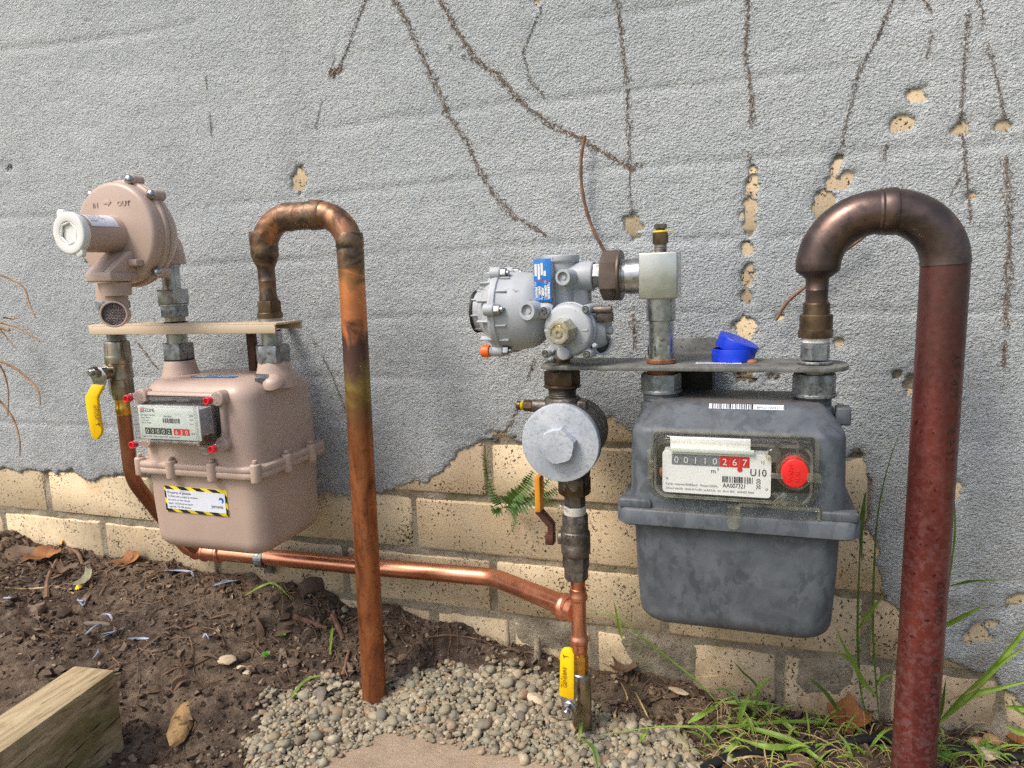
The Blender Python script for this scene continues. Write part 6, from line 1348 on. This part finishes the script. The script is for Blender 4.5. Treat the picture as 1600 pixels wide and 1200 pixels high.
stone((60, 955), .012, 'clod', 'round clod of earth at left', name='earth_clod', seed=15, szz=.8, lump=.18, cat='clod'); stone((58, 1130-170), .010, 'clod', 'smaller clod beside the round one', name='earth_clod', seed=16, szz=.8, lump=.2, cat='clod'); stone((488, 925), .020, 'clod', 'large lump of soil against the wall left of the riser', name='earth_clod', seed=17, szz=.8, lump=.2, cat='clod'); stone((100, 960), .012, 'clod', 'flat clod of earth right of the round one', name='earth_clod', seed=18, szz=.6, lump=.2, cat='clod')
for px, lab, sd_ in (((1522, 1172), 'orange-brown broken snail shell right of the maroon pipe', 1), ((1548, 1166), 'pale broken snail shell beside the orange one', 2)): stone(px, .0085, 'shell', lab, 'snail_shell', 1.2, .9, .7, sd_+30, .3*sd_, 2, .06, .5, 'shell', 'broken snail shells')
stone((1540, 1186), .011, 'chip', 'crumbled white fragment under the snail shells', seed=33, szz=.5, lump=.2)
for i, (px, lab) in enumerate(([((205, 1008), (222, 1003), (248, 1010)), 'ragged blue-grey plastic shaving right of centre on the bare soil'], [((158, 1004), (180, 998), (200, 988)), 'long blue-grey plastic shaving above the timber sleeper'], [((138, 1010), (148, 996), (160, 988)), 'crooked blue-grey shaving left of the long one'], [((160, 968), (170, 966), (176, 974)), 'tiny blue-grey shaving above the pale flat stone'], [((120, 940), (130, 945), (134, 938)), 'blue-grey shaving under the yellow tag'],
        [((258, 902), (275, 893), (298, 896), (304, 906)), 'white-blue shaving below the beige meter'], [((335, 930), (352, 922), (375, 917)), 'thin white-blue shaving near the copper elbow'], [((6, 935), (12, 945), (32, 940)), 'white shaving at the left edge'], [((146, 1035), (152, 1028), (156, 1024)), 'short shaving touching the sleeper end'], [((318, 1010), (322, 1004), (328, 1010)), 'speck of blue shaving left of the stone chip'])):
    q = MB(); r8 = random.Random(i+60)
    for rep in range(3 if i in (0, 1) else 2):
        pp_ = bez([on_ground(x+r8.uniform(-3, 3)*rep, y+r8.uniform(-3, 3)*rep, .004+r8.uniform(0, .004)) for x, y in px], 5); strip(q, pp_, r8.uniform(.0022, .0040) if i < 3 else .0022, V((r8.uniform(-.6, .6), -.5, 1)), True, r8.uniform(-.5, .5), .4)
    solo('plastic_shaving', q, 'shred', lab, 'shaving', 'plastic pipe shavings on the soil', loc=tuple(pp_[0]))
for px, lab, rz_ in (((124, 921), 'small yellow plastic tag on the soil at left', .3), ((98, 857), 'yellow plastic scrap against the lowest bricks at left', 1.2)):
    c = on_ground(*px, .005); q = MB(); n = 10; q.prism([(.0075*math.cos(2*math.pi*k/n)*(1+.2*math.cos(k*2)), .0048*math.sin(2*math.pi*k/n)) for k in range(n)], c, V((math.cos(rz_), 0, math.sin(rz_))), V((-math.sin(rz_)*.6, .5, math.cos(rz_)*.6)).normalized(), .0016, .0004); solo('plastic_tag', q, 'yellow', lab, 'plastic scrap', 'yellow plastic scraps', loc=tuple(c))
q = MB(); pp_ = bez([on_ground(x, y, .004) for x, y in ((1098, 1214), (1140, 1194), (1200, 1182), (1290, 1178), (1345, 1174), (1400, 1168), (1500, 1180), (1620, 1196))], 6); q.tube(pp_, .0055, 14); solo('irrigation_hose', q, 'black', 'thin black irrigation hose lying under the grass at bottom right', 'hose', loc=tuple(pp_[0]))
# broad-leaved weeds
W = 'small broad-leaved weeds'
for (px, py), lab, n, sz, sd_ in (((1465, 1192), 'low weed with rounded leaves at the foot of the maroon pipe', 6, .011, 1), ((1532, 1182), 'single pale green weed right of the maroon pipe', 4, .010, 2), ((1376, 1180), 'tiny clover-like weed left of the maroon pipe', 5, .006, 3), ((1200, 1106), 'two round green leaves in the grass clump', 3, .008, 4), ((418, 1028), 'little sprig of green weed on the soil left of the riser', 9, .006, 5), ((443, 990), 'sparse green seedling on the soil below the beige meter', 5, .005, 6)):
    t = thing('weed', lab, 'weed', tuple(on_ground(px, py)), W); r9 = random.Random(sd_)
    for k in range(n):
        a = 2*math.pi*k/n+r9.uniform(-.4, .4); c = on_ground(px, py, .004); e = c+V((math.cos(a)*sz*1.2, math.sin(a)*sz*.9-.003, r9.uniform(.1, .9)*sz)); e.y = min(e.y, -.008); q = MB(); strip(q, bez([c, c.lerp(e, .5)+V((0, 0, sz*.25)), e], 5), sz*.75, V((0, -.5, 1)), True, .18, .35); obj('leaf', q, 'weed', t)
for px, lab in (([(383, 938), (412, 930), (432, 934), (458, 941)], 'bent green grass blade on the soil under the clip'), ([(452, 1100), (478, 1078), (512, 1064)], 'green stalk leaning on the gravel left of the riser'), ([(516, 1030), (520, 1000), (518, 985)], 'short green blade beside the bark strips')):
    pp_ = bez([on_ground(x, y, .006+.006*(0 < i < len(px)-1)) for i, (x, y) in enumerate(px)], 5); q = MB(); strip(q, pp_, .0042, V((0, -.6, 1))); solo('grass_sprig', q, 'grass', lab, 'grass', 'single grass blades on the soil', loc=tuple(pp_[0]))
q = MB(); c0 = P(840, 1022, -.012); q.lathe((c0.x, -.012, 0), Z, rp([(c0.z-.03, .004), (c0.z, .0055), (c0.z+.022, .0045), (c0.z+.024, .002)], .002), 10); solo('mortar_blob', q, 'mortar', 'pinkish drip of mortar on the footing left of the bottom valve', 'mortar', loc=tuple(c0))
